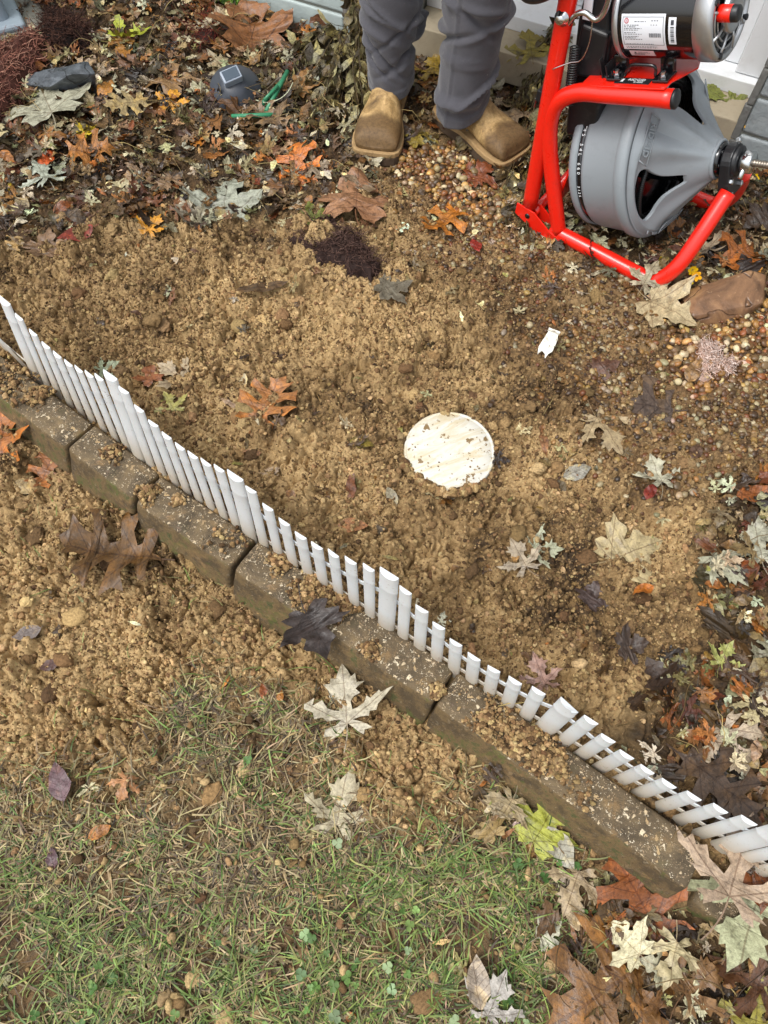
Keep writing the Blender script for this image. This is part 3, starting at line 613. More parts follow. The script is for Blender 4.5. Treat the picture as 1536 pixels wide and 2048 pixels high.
def hero_leaf(px, py, kind, L, ang, col, curl, lift, label, seed, base=None, group='single fallen leaves'):
    z = BED if s_block(*G(px, py, .05)[:2]) > 0 else 0.0
    p = G(px, py, z + 0.01); zz = gmax(p[0], p[1], .015, 88 if lift > .011 else 62); p = G(px, py, zz + lift) if base is None else G(px, py, base + lift)
    c = (p - CP) @ RM; size = L / F_PX * -c[2] * 1.04
    q = G(px + 40 * math.cos(R(ang)), py - 40 * math.sin(R(ang)), p[2]) - p; a = math.atan2(q[1], q[0]) - math.pi / 2
    if sum(lin(col)) > 1.1: col = '#%02x%02x%02x' % tuple(int(v * .90) for v in bytes.fromhex(col[1:]))
    V, F, U = leaf_proto(kind, 900 + seed, 2, curl * 1.05)
    me = np_mesh('fallen_leaf', V * size, F, {'col': ('FLOAT_COLOR', np.tile((*warm(col), 1), (len(V), 1))), 'luv': ('FLOAT_VECTOR', U)}, True)
    o = link('fallen_leaf', me, None, M_LEAF); o.location = p
    g = np.random.default_rng(seed); o.rotation_euler = (g.normal(0, .10) + .06, g.normal(0, .10), a)
    tag(o, label, 'leaf', group); LEAVES.append(o); return o
for i, h in enumerate(HERO): hero_leaf(*h, seed=i)

# ------------------------------------------------------------------ kerb stones
def mat_kerb():
    m, t, b = new_mat('kerb_stone'); co = objco(t)
    n = noise(t, 14, 6, 0.7, co, .6); base = ramp(t, [(0.33, lin('#3d3324')), (0.5, lin('#5d4f3a')), (0.68, lin('#84704f'))]); t.links.new(n.outputs[0], base.inputs[0])
    def agg(scale, thr, cols, seedoff):
        v = N(t, 'ShaderNodeTexVoronoi', feature='F1'); v.inputs['Scale'].default_value = scale; mp = N(t, 'ShaderNodeMapping'); mp.inputs['Location'].default_value = (seedoff, 0, seedoff * 2)
        wn = noise(t, scale * 1.2, 2, .5, co); vec = mixc(t, 0.02, co, wn.outputs[1]); t.links.new(vec, mp.inputs[0]); t.links.new(mp.outputs[0], v.inputs['Vector'])
        sp = N(t, 'ShaderNodeSeparateColor'); t.links.new(v.outputs['Color'], sp.inputs[0])
        rad = mth(t, 'MULTIPLY', mth(t, 'MULTIPLY_ADD', sp.outputs[0], .75, .12), thr); k = N(t, 'ShaderNodeMapRange'); k.inputs[1].default_value = 0.0; k.inputs[2].default_value = 0.10; t.links.new(mth(t, 'SUBTRACT', rad, v.outputs['Distance']), k.inputs[0])
        c = ramp(t, cols); t.links.new(sp.outputs[1], c.inputs[0]); return k.outputs[0], c.outputs[0]
    c = base.outputs[0]
    k1, c1 = agg(190, .62, [(0.0, lin('#6d5a44')), (0.5, lin('#b39c7b')), (1.0, lin('#e0d4bb'))], .3); c = mixc(t, k1, c, c1)
    k2, c2 = agg(95, .50, [(0.0, lin('#6d5d4c')), (0.35, lin('#b3986f')), (1.0, lin('#dccdb0'))], 1.7); c = mixc(t, k2, c, c2)
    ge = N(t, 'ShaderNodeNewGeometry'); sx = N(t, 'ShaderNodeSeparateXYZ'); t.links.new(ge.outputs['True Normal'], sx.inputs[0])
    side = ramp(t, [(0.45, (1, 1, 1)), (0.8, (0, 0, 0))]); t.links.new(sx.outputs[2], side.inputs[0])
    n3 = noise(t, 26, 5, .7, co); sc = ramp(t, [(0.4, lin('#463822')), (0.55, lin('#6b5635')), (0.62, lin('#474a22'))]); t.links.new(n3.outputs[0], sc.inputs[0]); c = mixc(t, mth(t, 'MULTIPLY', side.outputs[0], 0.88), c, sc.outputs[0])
    moss = ramp(t, [(0.56, (0, 0, 0)), (0.66, (1, 1, 1))]); n4 = noise(t, 17, 5, .7, co); t.links.new(n4.outputs[0], moss.inputs[0])
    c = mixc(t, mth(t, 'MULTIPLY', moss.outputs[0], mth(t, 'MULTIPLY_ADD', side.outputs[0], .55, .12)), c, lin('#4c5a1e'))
    soil = ramp(t, [(0.57, (0, 0, 0)), (0.68, (.8,) * 3)]); n5 = noise(t, 11, 7, .75, co, .5); t.links.new(n5.outputs[0], soil.inputs[0]); c = mixc(t, soil.outputs[0], c, lin('#8f7148'))
    t.links.new(c, b.inputs['Base Color']); b.inputs['Roughness'].default_value = .8
    hh = mth(t, 'ADD', mth(t, 'MULTIPLY', k1, .5), mth(t, 'ADD', mth(t, 'MULTIPLY', k2, .8), noise(t, 300, 4, .7, co).outputs[0])); bump(t, b, hh, .0025, .9); return m
M_KERB = mat_kerb()
STONES = [((-330, 540), (-80, 731), 'kerb stone beyond the left border, before the first one seen'), ((-72, 738), (129, 893), 'first stone of the kerb row, cut by the left border of the photo'), ((133, 894), (264, 996), 'short kerb stone beside the rust brown leaf'),
          ((269, 1002), (461, 1134), 'kerb stone with a soil clump on its left end, above the big dark oak leaf'), ((466, 1138), (867, 1405), 'long kerb stone with the blackish wet leaf draped over its front'),
          ((871, 1409), (1377, 1777), 'long mossy last kerb stone whose end lies under the pinkish maple leaf')]
def kerb(a, b, label, seed, wd=0.070, top=0.085, tilt=0):
    A = G(*a, top); B = G(*b, top); u = B - A; L = float(np.linalg.norm(u)); u /= L; v = np.array([-u[1], u[0], 0.])
    if s_block(*(A + v * .05)[:2]) < 0: v = -v
    nl, nw, nh = max(6, int(L / .012)), 10, 8
    g = np.random.default_rng(seed); V = []; idx = {}
    Vs, F = [], []
    def key(i, j, k):
        if (i, j, k) not in idx:
            x = i / nl * L; y = j / nw * wd; z = top - (1 - k / nh) * 0.13
            # rounded arrises
            r = .005
            for _ in range(1):
                dx = min(x, L - x); dy = y; dz = top - z
                if dx < r and dy < r * 1.3: q = r; cx = r if x < L / 2 else L - r; ex, ey = x - cx, y - r; l = math.hypot(ex, ey); x, y = (cx + ex / l * min(l, q), r + ey / l * min(l, q)) if l > 1e-6 else (x, y)
                if dz < r and (dx < r or dy < r or wd - y < r): z -= (r - min(dz, r)) * .0 + (0.003 if dz < 1e-5 else 0) * (1 if min(dx, dy, wd - y) < 1e-5 else 0)
            y2 = y - 0.030 * (top - z) / .09 * (1 if j == 0 else max(0, 1 - y / .03))
            idx[(i, j, k)] = len(Vs); Vs.append((x, y2, z))
        return idx[(i, j, k)]
    for i in range(nl):
        for j in range(nw): F += [(key(i, j, nh), key(i + 1, j, nh), key(i + 1, j + 1, nh), key(i, j + 1, nh))]
    for i in range(nl):
        for k in range(nh): F += [(key(i, 0, k), key(i + 1, 0, k), key(i + 1, 0, k + 1), key(i, 0, k + 1)), (key(i, nw, k), key(i, nw, k + 1), key(i + 1, nw, k + 1), key(i + 1, nw, k))]
    for j in range(nw):
        for k in range(nh): F += [(key(0, j, k), key(0, j, k + 1), key(0, j + 1, k + 1), key(0, j + 1, k)), (key(nl, j, k), key(nl, j + 1, k), key(nl, j + 1, k + 1), key(nl, j, k + 1))]
    Vs = np.array(Vs); sx = Vs[:, 0] + seed * 3.1; sy = Vs[:, 1] + Vs[:, 2] * 1.7
    d = .0022 * fbm(sx, sy, 45, 3, 5) + .0012 * fbm(sx, sy, 12, 2, 9)
    Vs[:, 2] += d * (Vs[:, 2] > top - .02) * 1.3; Vs[:, 1] += d * (Vs[:, 1] < .01) * 1.6; Vs[:, 0] += d * np.where(Vs[:, 0] < .01, 1, np.where(Vs[:, 0] > L - .01, -1, 0)) * 1.5
    F = np.array(F); 
    if u[0] * v[1] - u[1] * v[0] < 0: F = F[:, ::-1]
    W = Vs[:, 0:1] * u + Vs[:, 1:2] * v + Vs[:, 2:3] * np.array([0, 0, 1.])
    o = link('kerb_stone', np_mesh('kerb_stone', W, F, None, True), None, M_KERB); o.location = (A[0], A[1], 0)
    m = o.modifiers.new('sub', 'SUBSURF'); m.levels = m.render_levels = 1
    return tag(o, label, 'kerb stone', 'kerb stones edging the bed')
for i, (a, b, lb) in enumerate(STONES): kerb(a, b, lb, i + 20)
o = kerb((1384, 1800), (1470, 1862), 'low sunken kerb stone below the end of the last long one, half under leaves', 9, .085, .035)

# soil spilled over the stones
SP = [(20, 755, 60, .045), (75, 790, 45, .03), (225, 905, 30, .025), (295, 985, 60, .024), (355, 1000, 30, .015), (560, 1125, 50, .026), (610, 1190, 90, .036), (680, 1200, 160, .045), (640, 1150, 60, .03), (740, 1300, 50, .02), (1050, 1500, 260, .06), (985, 1450, 90, .04), (1110, 1530, 60, .03), (875, 1380, 40, .014), (1160, 1590, 12, .03), (30, 800, 14, .04), (450, 1080, 16, .05), (960, 1400, 10, .04)]
Pp, Ss = [], []
for px, py, k, rad in SP:
    c = G(px, py, .09); k = k * 2; a = rng.random(k * 2) * 6.28; r = rad * np.sqrt(rng.random(k * 2)) * .95 * (1 + .3 * np.sin(a * 3 + px))
    x = c[0] + np.cos(a) * r; y = c[1] + np.sin(a) * r; S = (.0014 + .0036 * rng.random(k * 2) ** 2.6) * (1.2 - r / rad * .5); s = s_block(x, y)
    ok = (s > .0) & (s < .11); z = .084 + np.maximum(0, (1 - (r / rad) ** 2)) * .009 + S * .2
    Pp.append(np.stack([x, y, z], 1)[ok]); Ss.append(S[ok])
Pp = np.concatenate(Pp); Ss = np.concatenate(Ss); n = len(Ss)
scatter_obj('spilled_soil', M_CRUMB, clods, rng.integers(0, 8, n), Pp, rand_rot(n), Ss[:, None] * (.8 + .5 * rng.random((n, 3))), soil_cols(n) * 1.0, True, label='soil spilled over the tops of the kerb stones', cat='soil')

# ------------------------------------------------------------------ little white picket fence
def mat_plastic():
    m, t, b = new_mat('white_plastic'); co = objco(t); n = noise(t, 16, 6, .7, co); n2 = noise(t, 170, 3, .6, co)
    c = mixc(t, n.outputs[0], lin('#c3c7c9'), lin('#d1d4d6'))
    ge = N(t, 'ShaderNodeNewGeometry'); sx = N(t, 'ShaderNodeSeparateXYZ'); t.links.new(ge.outputs['Position'], sx.inputs[0])
    lo = N(t, 'ShaderNodeMapRange'); lo.inputs[1].default_value = .135; lo.inputs[2].default_value = .06; t.links.new(mth(t, 'ADD', sx.outputs[2], mth(t, 'MULTIPLY', n.outputs[0], -.06)), lo.inputs[0])
    spk = ramp(t, [(0.62, (0, 0, 0)), (0.70, (1, 1, 1))]); t.links.new(n2.outputs[0], spk.inputs[0]); pat = ramp(t, [(.52, (0, 0, 0)), (.62, (1, 1, 1))]); t.links.new(n.outputs[0], pat.inputs[0])
    c = mixc(t, mth(t, 'MULTIPLY', lo.outputs[0], .6), c, lin('#a8926c')); c = mixc(t, mth(t, 'MULTIPLY', spk.outputs[0], mth(t, 'MULTIPLY_ADD', pat.outputs[0], .6, .2)), c, lin('#6f5232'))
    t.links.new(c, b.inputs['Base Color']); b.inputs['Roughness'].default_value = .42; b.inputs['Subsurface Weight'].default_value = .05; return m
M_WP = mat_plastic()
FW = [G(*p, .065) for p in [(-150, 560), (72, 748), (281, 918), (501, 1075), (772, 1257), (1086, 1461), (1447, 1693), (1800, 1925)]]
FH = [[.2, .19, .18, .175, .175, .18, .185, .19, .195], [.21, .195, .182, .176, .178, .182, .192, .204, .22], [.25, .238, .216, .203, .197, .195, .2, .208, .22], [.228, .22, .2, .188, .179, .182, .194, .208, .222],
      [.252, .232, .204, .182, .158, .146, .144, .148, .16], [.19, .182, .158, .142, .136, .134, .144, .156, .172], [.20, .185, .165, .15, .14, .14, .15, .16, .17]]
FT = [None, [(8, 600), (38, 628), (66, 658), (92, 686), (114, 706), (136, 725), (156, 737), (178, 745), (198, 748)],
 [(222, 745), (245, 778), (277, 813), (306, 842), (333, 868), (360, 888), (386, 908), (412, 920), (437, 933)],
 [(471, 947), (501, 976), (536, 1010), (568, 1040), (601, 1068), (634, 1089), (668, 1103), (702, 1118), (737, 1131)],
 [(778, 1142), (812, 1178), (846, 1216), (879, 1248), (913, 1283), (946, 1310), (988, 1334), (1032, 1358), (1079, 1380)],
 [(1143, 1404), (1184, 1438), (1218, 1476), (1257, 1508), (1297, 1536), (1339, 1563), (1390, 1590), (1442, 1614), (1502, 1640)]]
def picket(h, wd, e, up, nrm, foot=.05, chip=False):
    """half round bamboo shaped picket; e across, up along, nrm towards the lawn"""
    V, F = [], []; n = 10; r = wd / 2
    zs = [-foot, 0, h * .18, h * .20, h * .21, h * .23, h * .62, h * .745, h * .755, h * .765, h * .775, h * .9, h]
    rs = [1, 1, 1, 1.03, 1.03, 1, 1, 1, 1.045, 1.045, 1, 1, .99]
    for zi, (z, q) in enumerate(zip(zs, rs)):
        for k in range(n + 1):
            a = math.pi * k / n; last = zi == len(zs) - 1
            dz = 0.0 if not last else -math.sin(a) * r * .62 + (abs(math.cos(a)) ** 3) * -.002 + (-.018 if chip and k < 4 else 0)
            V.append(e * (r * q * math.cos(a)) + nrm * (r * .46 * q * math.sin(a)) + up * (z + dz))
    m = n + 1
    for i in range(len(zs) - 1):
        F += [(i * m + k, (i + 1) * m + k, (i + 1) * m + k + 1, i * m + k + 1) for k in range(n)]
        F += [(i * m + n, (i + 1) * m + n, (i + 1) * m, i * m)]
    b = (len(zs) - 1) * m; F += [tuple(b + k for k in range(m))[::-1]]
    return V, F
PL = ['white fence panel wholly at the left border of the photo', 'leftmost panel of the low white picket fence, cut by the left border', 'white fence panel whose pickets crowd together beside the short kerb stone', 'middle panel of the white fence, behind the stone with the soil clump',
      'white fence panel below the cap, behind the long stone with the dark leaf', 'white fence panel with the chipped wide end picket, behind the mossy last stone', 'white fence panel starting at the right border of the photo']
for pi in range(7):
    A, B = FW[pi], FW[pi + 1]
    root = empty('picket_fence_panel', (A[0], A[1], .065)); tag(root, PL[pi], 'garden fence', 'low white picket fence panels')
    u = (B - A); L = np.linalg.norm(u); u /= L; nr = np.array([u[1], -u[0], 0.]);  nr = nr if s_block(*(A + nr * .1)[:2]) < s_block(*A[:2]) else -nr
    lean = []
    if pi == 0: lean = [(-.055, .012)] * 10
    elif pi < 6:
        T = [G(*t, .065 + FH[pi][i]) - (A + (B - A) * i / 9) - np.array([0, 0, FH[pi][i]]) for i, t in enumerate(FT[pi])]
        T = np.array(T); ti = np.arange(9); cx = np.polyfit(ti, T[:, 0], 2); cy = np.polyfit(ti, T[:, 1], 2); lean = [(np.polyval(cx, i), np.polyval(cy, i)) for i in range(10)]
    else: lean = [lean_last] * 10
    lean_last = lean[-1]
    tops = []
    for i in range(9):
        h = FH[pi][i]; P0 = A + (B - A) * i / 9; up = np.array([lean[i][0], lean[i][1], h]); hl = np.linalg.norm(up); up /= hl
        e = u - (u @ up) * up; e /= np.linalg.norm(e); nn = np.cross(e, up); nn = nn if nn @ nr > 0 else -nn
        if i: e, nn = e + rng.normal(0, .02, 3), nn + rng.normal(0, .03, 3)
        V, F = picket(hl, .0335 if i == 0 else .0228, e, up, nn, chip=(i == 0 and pi == 5))
        m = MB(); m.add([v + P0 - A for v in V], F, True); o = m.build('picket', M_WP, root)
        md = o.modifiers.new('edge', 'EDGE_SPLIT'); md.split_angle = R(40)
        tops.append((P0, up, hl, nn))
    h1 = FH[pi + 1][0] if pi < 6 else .15; up1 = np.array([lean[9][0], lean[9][1], h1]); hl1 = np.linalg.norm(up1); up1 /= hl1; tops.append((B, up1, hl1, tops[-1][3]))
    for fz in (.16, .60):
        m = MB(); hh = .0058; V, F = [], []
        for j, (P0, up, hl, nn) in enumerate(tops):
            for (a, b2) in ((-1, -1), (1, -1), (1, 1), (-1, 1)):
                V.append(P0 - A + up * (hl * fz if fz > .3 else .028) * 1.0 + up * a * hh - nn * (.0025 + .002 * (b2 > 0)) )
        for j in range(9): F += [(4 * j + k, 4 * j + (k + 1) % 4, 4 * j + 4 + (k + 1) % 4, 4 * j + 4 + k) for k in range(4)]
        m.add(V, F).build('rail', M_WP, root)

# ------------------------------------------------------------------ white cap, scrap, rocks
def mat_cap():
    m, t, b = new_mat('cap_plastic'); co = objco(t)
    mp = N(t, 'ShaderNodeMapping'); mp.inputs['Rotation'].default_value = (0, 0, R(20)); mp.inputs['Scale'].default_value = (1, 4.5, 1); t.links.new(co, mp.inputs[0])
    n = noise(t, 9, 6, .7, mp.outputs[0], 1.2); n2 = noise(t, 60, 4, .6, co); n3 = noise(t, 130, 3, .55, co)
    c = mixc(t, n2.outputs[0], lin('#c6c4b9'), lin('#d3d1c8')); sm = ramp(t, [(.44, (0, 0, 0)), (.60, (.75,) * 3)]); t.links.new(n.outputs[0], sm.inputs[0]); c = mixc(t, sm.outputs[0], c, lin('#bfae86'))
    s1 = ramp(t, [(.665, (0, 0, 0)), (.675, (1, 1, 1))]); t.links.new(n3.outputs[0], s1.inputs[0]); s2 = ramp(t, [(.635, (0, 0, 0)), (.65, (1, 1, 1))]); t.links.new(noise(t, 42, 5, .6, co).outputs[0], s2.inputs[0])
    c = mixc(t, mth(t, 'MAXIMUM', mth(t, 'MULTIPLY', s1.outputs[0], .8), s2.outputs[0]), c, lin('#7d6745')); t.links.new(c, b.inputs['Base Color']); b.inputs['Roughness'].default_value = .45; bump(t, b, n2.outputs[0], .0006, .5); return m
cr = .0905
m = MB(); prof = [(-.03, cr), (.006, cr), (.0095, cr * .992), (.0115, cr * .975), (.0118, cr * .95), (.0108, cr * .935), (.0108, cr * .92), (.0122, cr * .90), (.0138, cr * .6), (.0148, cr * .3), (.015, .0001)]
m.lathe(prof, (0, 0, 0), (0, 0, 1), 96); cap = m.build('pipe_cap', mat_cap()); cap.location = (DISC[0], DISC[1] + .003, BED + .006); cap.rotation_euler = (R(3), R(-2), .4)
tag(cap, 'round white plastic pipe cap smeared with soil, set in the dug bed', 'pipe cap')
cx, cy = DISC[0], DISC[1]; k = 1500; a = rng.random(k) * 6.283; lowf = np.clip(.04 - 1.1 * np.sin(a + .3), .04, 1); r = cr * (1.09 + (rng.random(k) - .5) * .12 - .16 * np.clip(np.sin(a * 1 + 3.6) , 0, 1) * (.4 + .6 * np.abs(np.sin(a * 2.5 + 1)))); keep = rng.random(k) < lowf; a, r = a[keep], r[keep]; n = len(a); S = .0015 + .006 * rng.random(n) ** 2.5
Pq = np.stack([cx + r * np.cos(a), cy + r * np.sin(a), np.full(n, BED + .010) + S * .4], 1)
k2 = 40; aa = rng.random(k2) * 6.28; r2 = cr * np.sqrt(rng.random(k2)) * .9; S2 = .0008 + .0012 * rng.random(k2); Pq = np.concatenate([Pq, np.stack([cx + r2 * np.cos(aa), cy + r2 * np.sin(aa), np.full(k2, BED + .0185)], 1)]); S = np.concatenate([S, S2]); n = len(S)
scatter_obj('cap_soil', M_CRUMB, clods, rng.integers(0, 8, n), Pq, rand_rot(n), S, soil_cols(n), True, label='soil crumbs heaped round the rim of the white cap', cat='soil')
M_WHITE = simple('white_scrap', lin('#dfddd2'), .4, var=.05, dirt=lin('#6d5335'), dirt_amt=.9, ds=70)
p = G(1103, 690, gmax(*G(1103, 690, .05)[:2], .02) + .006)
m = MB(); Vt = []; 
out = [(-.017, .026), (.004, .030), (.008, .012), (.007, -.012), (.001, -.020), (-.002, -.034), (-.006, -.022), (-.014, -.018), (-.020, -.030), (-.024, -.012)]
top = [(x, y, .004 * math.sin(y * 60)) for x, y in out]; bot = [(x, y, z - .002) for x, y, z in top]; k = len(out)
m.add(top + bot, [tuple(range(k))[::-1], tuple(range(k, 2 * k))] + [(i, (i + 1) % k, k + (i + 1) % k, k + i) for i in range(k)]); m.box((-.006, .028, .006), (.026, .005, .010)); m.box((.006, .006, .005), (.003, .02, .006))
o = m.build('plastic_scrap', M_WHITE, None, .0008); o.location = p; o.rotation_euler = (.25, .1, -.35); tag(o, 'broken piece of white plastic lying on the brown gravel', 'plastic scrap')

def mat_rock(cols, scale=14, wet=.45):
    m, t, b = new_mat('rock'); co = objco(t); n = noise(t, scale, 8, .68, co, .8); r = ramp(t, [(.3, cols[0]), (.5, cols[1]), (.7, cols[2])]); t.links.new(n.outputs[0], r.inputs[0])
    n2 = noise(t, scale * 9, 5, .7, co); k = ramp(t, [(.62, (0, 0, 0)), (.72, (1, 1, 1))]); t.links.new(n2.outputs[0], k.inputs[0]); c = mixc(t, mth(t, 'MULTIPLY', k.outputs[0], .5), r.outputs[0], cols[3])
    ck = noise(t, 5.5, 3, .5, co, .3); kk = ramp(t, [(.492, (0, 0, 0)), (.5, (.8,) * 3), (.508, (0, 0, 0))]); t.links.new(ck.outputs[0], kk.inputs[0]); c = mixc(t, kk.outputs[0], c, cols[0]); t.links.new(c, b.inputs['Base Color']); b.inputs['Roughness'].default_value = wet; bump(t, b, mth(t, 'ADD', mth(t, 'SUBTRACT', n.outputs[0], kk.outputs[0]), mth(t, 'MULTIPLY', n2.outputs[0], .35)), .004, .8); return m
def hull_rock(name, pts, mat, label, loc, rz=0, bev=.003, nz=.004, seed=0):
    import bmesh
    bm = bmesh.new()
    for p in pts: bm.verts.new(p)
    r = bmesh.ops.convex_hull(bm, input=bm.verts); bmesh.ops.delete(bm, geom=[v for v in bm.verts if not v.link_faces], context='VERTS')
    bmesh.ops.bevel(bm, geom=bm.edges[:], offset=bev, segments=2, affect='EDGES', profile=.6)
    bmesh.ops.triangulate(bm, faces=bm.faces[:]); 
    for _ in range(3):
        bmesh.ops.subdivide_edges(bm, edges=[e for e in bm.edges if e.calc_length() > .008], cuts=1, use_grid_fill=False); bmesh.ops.triangulate(bm, faces=bm.faces[:])
    bm.normal_update(); co = np.array([v.co[:] for v in bm.verts]); d = fbm(co[:, 0] + co[:, 2] * .7 + seed, co[:, 1] - co[:, 2] * .6, 22, 4, seed) * nz + np.abs(fbm(co[:, 0] * .5 + seed, co[:, 1] + co[:, 2], 38, 2, seed + 5)) * -nz
    for v, q in zip(bm.verts, d): v.co += v.normal * q
    me = bpy.data.meshes.new(name); bm.to_mesh(me); bm.free(); me.polygons.foreach_set('use_smooth', [True] * len(me.polygons))
    o = link(name, me, None, mat); o.location = loc; o.rotation_euler = (0, 0, rz); md = o.modifiers.new('e', 'EDGE_SPLIT'); md.split_angle = R(32); tag(o, label, 'rock'); return o
def gl(px, py, z, O): q = G(px, py, z) - O; q[2] = z - O[2]; return tuple(q)
O = G(1450, 620, BED); O[2] = BED
pts = [gl(1357, 585, .06, O), gl(1500, 540, .10, O), gl(1532, 550, .085, O), gl(1526, 605, .085, O), gl(1385, 632, .075, O), gl(1375, 600, .055, O), gl(1392, 655, .0, O), gl(1432, 670, .02, O), gl(1460, 664, .0, O), gl(1500, 635, .02, O), gl(1533, 590, .05, O), gl(1530, 620, .0, O), gl(1450, 566, .095, O), gl(1395, 600, .085, O), gl(1350, 600, .02, O), gl(1500, 540, -.02, O), gl(1357, 585, -.02, O)]
hull_rock('rock', pts, mat_rock([lin('#4b3628'), lin('#7f5f45'), lin('#a5805b'), lin('#c4a684')], 11, .36), 'brown angular rock on tan gravel at the right, below the yellow flowers', O, seed=3, nz=.0012)
O = G(140, 185, BED); O[2] = BED
pts = [gl(45, 168, .08, O), gl(72, 143, .10, O), gl(177, 122, .135, O), gl(192, 148, .12, O), gl(188, 188, .05, O), gl(180, 195, .0, O), gl(120, 198, .04, O), gl(75, 205, .0, O), gl(50, 185, .01, O), gl(140, 148, .135, O), gl(98, 175, .105, O)]
hull_rock('rock', pts, mat_rock([lin('#26292c'), lin('#474c51'), lin('#6b7177'), lin('#9aa1a6')], 24, .5), 'black grey stone in the litter at the upper left, below the fibre mat', O, seed=8)

# ------------------------------------------------------------------ fibre masses
def fibres(n, box, L, cols, r=.0007, curly=1.0, zfun=None, seed=0):
    g = np.random.default_rng(seed); Vs, Fs, Cs, b = [], [], [], 0; m = 7
    x0, y0, sxx, syy = box
    for i in range(n):
        a = g.random() * 6.28; rr = math.sqrt(g.random()); x = x0 + math.cos(a) * rr * sxx; y = y0 + math.sin(a) * rr * syy; z = zfun(x, y) + g.uniform(-.004, .010); d = g.normal(size=3); d[2] *= .45; d /= np.linalg.norm(d); ln = L * g.uniform(.4, 1.3) / m; c = lin(cols[g.integers(len(cols))]); c = np.array(c) * g.uniform(.7, 1.3); p = np.array([x, y, z])
        for k in range(m + 1):
            s = np.cross(d, (0, 0, 1.)); s /= np.linalg.norm(s) + 1e-9; t2 = np.cross(d, s); w_ = r * (1 - .5 * k / m)
            Vs += [p + s * w_, p - s * w_ * .5 + t2 * w_, p - s * w_ * .5 - t2 * w_]; Cs += [(*c, 1)] * 3
            p = p + d * ln; d = d + g.normal(size=3) * .45 * curly; d[2] *= .8
            if p[2] < zfun(p[0], p[1]) + .001: d[2] = abs(d[2])
            d /= np.linalg.norm(d)
            if k < m: q = b + 3 * k; Fs += [(q, q + 1, q + 4, q + 3), (q + 1, q + 2, q + 5, q + 4), (q + 2, q, q + 3, q + 5)]
        b += 3 * (m + 1)
    return np.array(Vs), np.array(Fs), np.array(Cs)
def fibre_mound(name, label, cat, poly, hgt, n, L, cols, basecol, r=.0007, seed=0, soft=.04):
    PW = gpoly(poly, BED + .02); c = PW.mean(0); ext = np.abs(PW - c).max(0); gs = .006
    xs = np.arange(c[0] - ext[0] - .03, c[0] + ext[0] + .03, gs); ys = np.arange(c[1] - ext[1] - .03, c[1] + ext[1] + .03, gs); X, Y = np.meshgrid(xs, ys, indexing='ij')
    sd = poly_sd(X, Y, PW) + .022 * fbm(X, Y, 26, 3, seed + 9) + .006; H = hgt * np.sqrt(np.clip(-sd / soft, 0, 1)) * (1 + .5 * fbm(X, Y, 16, 3, seed)) + .004 * fbm(X, Y, 80, 3, seed + 3); Z = np.where(sd < 0, BED + .004 + H, BED - .03)
    nx, ny = X.shape; ii = np.arange(nx * ny).reshape(nx, ny); F = np.stack([ii[:-1, :-1], ii[1:, :-1], ii[1:, 1:], ii[:-1, 1:]], -1).reshape(-1, 4); ins = (sd < .012).ravel(); F = F[ins[F].all(1)]
    V = np.stack([X.ravel(), Y.ravel(), Z.ravel()], 1); C = np.tile((*lin(basecol), 1.), (len(V), 1))
    def zf(x, y):
        i = min(max(int((x - xs[0]) / gs), 0), nx - 1); j = min(max(int((y - ys[0]) / gs), 0), ny - 1); return Z[i, j] if sd[i, j] < 0 else BED - .01
    V2, F2, C2 = fibres(n, (c[0], c[1], ext[0] * 1.15, ext[1] * 1.15), L, cols, r, 1.1, zf, seed); ok = np.array([poly_sd(np.array(v[0]), np.array(v[1]), PW) < .012 for v in V2[::24]]); kk = np.repeat(ok, 24); fk = kk[F2].all(1); F2 = F2[fk]
    me = np_mesh(name, np.concatenate([V, V2]), np.concatenate([F, F2 + len(V)]), {'col': ('FLOAT_COLOR', np.concatenate([C, C2]))}, True); o = link(name, me, None, M_FIBRE); tag(o, label, cat); return o
fibre_mound('fibre_mat', 'reddish brown matted fibre clump at the upper left corner', 'fibre mat', [(-160, 120), (0, 112), (60, 78), (105, 75), (98, 115), (78, 160), (45, 200), (0, 245), (-160, 290)], .07, 6000, .045, ['#85564a', '#966553', '#6b4238', '#ab7f6c', '#5c382e'], '#4a2c24', .0009, 1, .05)
fibre_mound('root_tangle', 'dark root tangle between the fibre mat and the leaf litter', 'roots', [(85, 30), (130, 30), (180, 55), (190, 90), (130, 105), (90, 110), (75, 80)], .05, 2200, .05, ['#3a2620', '#4b3128', '#5d3f33', '#2a1b17'], '#1f1512', .0008, 2)
fibre_mound('root_clump', 'dark purplish brown root clump on the soil below the torn leaf', 'roots', [(590, 440), (650, 432), (700, 450), (735, 485), (765, 525), (745, 550), (690, 540), (650, 520), (600, 505), (568, 480)], .022, 1900, .04, ['#4b3630', '#5e463d', '#3a2925', '#6c544a'], '#30221e', .0008, 4, .025)
fibre_mound('pink_fibre', 'wet pale pink fibre clump below the brown rock', 'fibre clump', [(1395, 680), (1440, 675), (1455, 710), (1478, 740), (1445, 760), (1400, 755), (1392, 720)], .014, 1500, .02, ['#c7a99a', '#d9c0b3', '#b39482', '#e0cdc3'], '#b89c8d', .0009, 6, .02)
fibre_mound('red_stems', 'tangle of thin dark red stems in the litter before the block wall', 'dry stems', [(385, 30), (440, 30), (450, 70), (420, 95), (385, 80)], .02, 260, .09, ['#6e2a22', '#7f3a2c', '#50211c'], '#2c1a14', .0008, 7, .03)

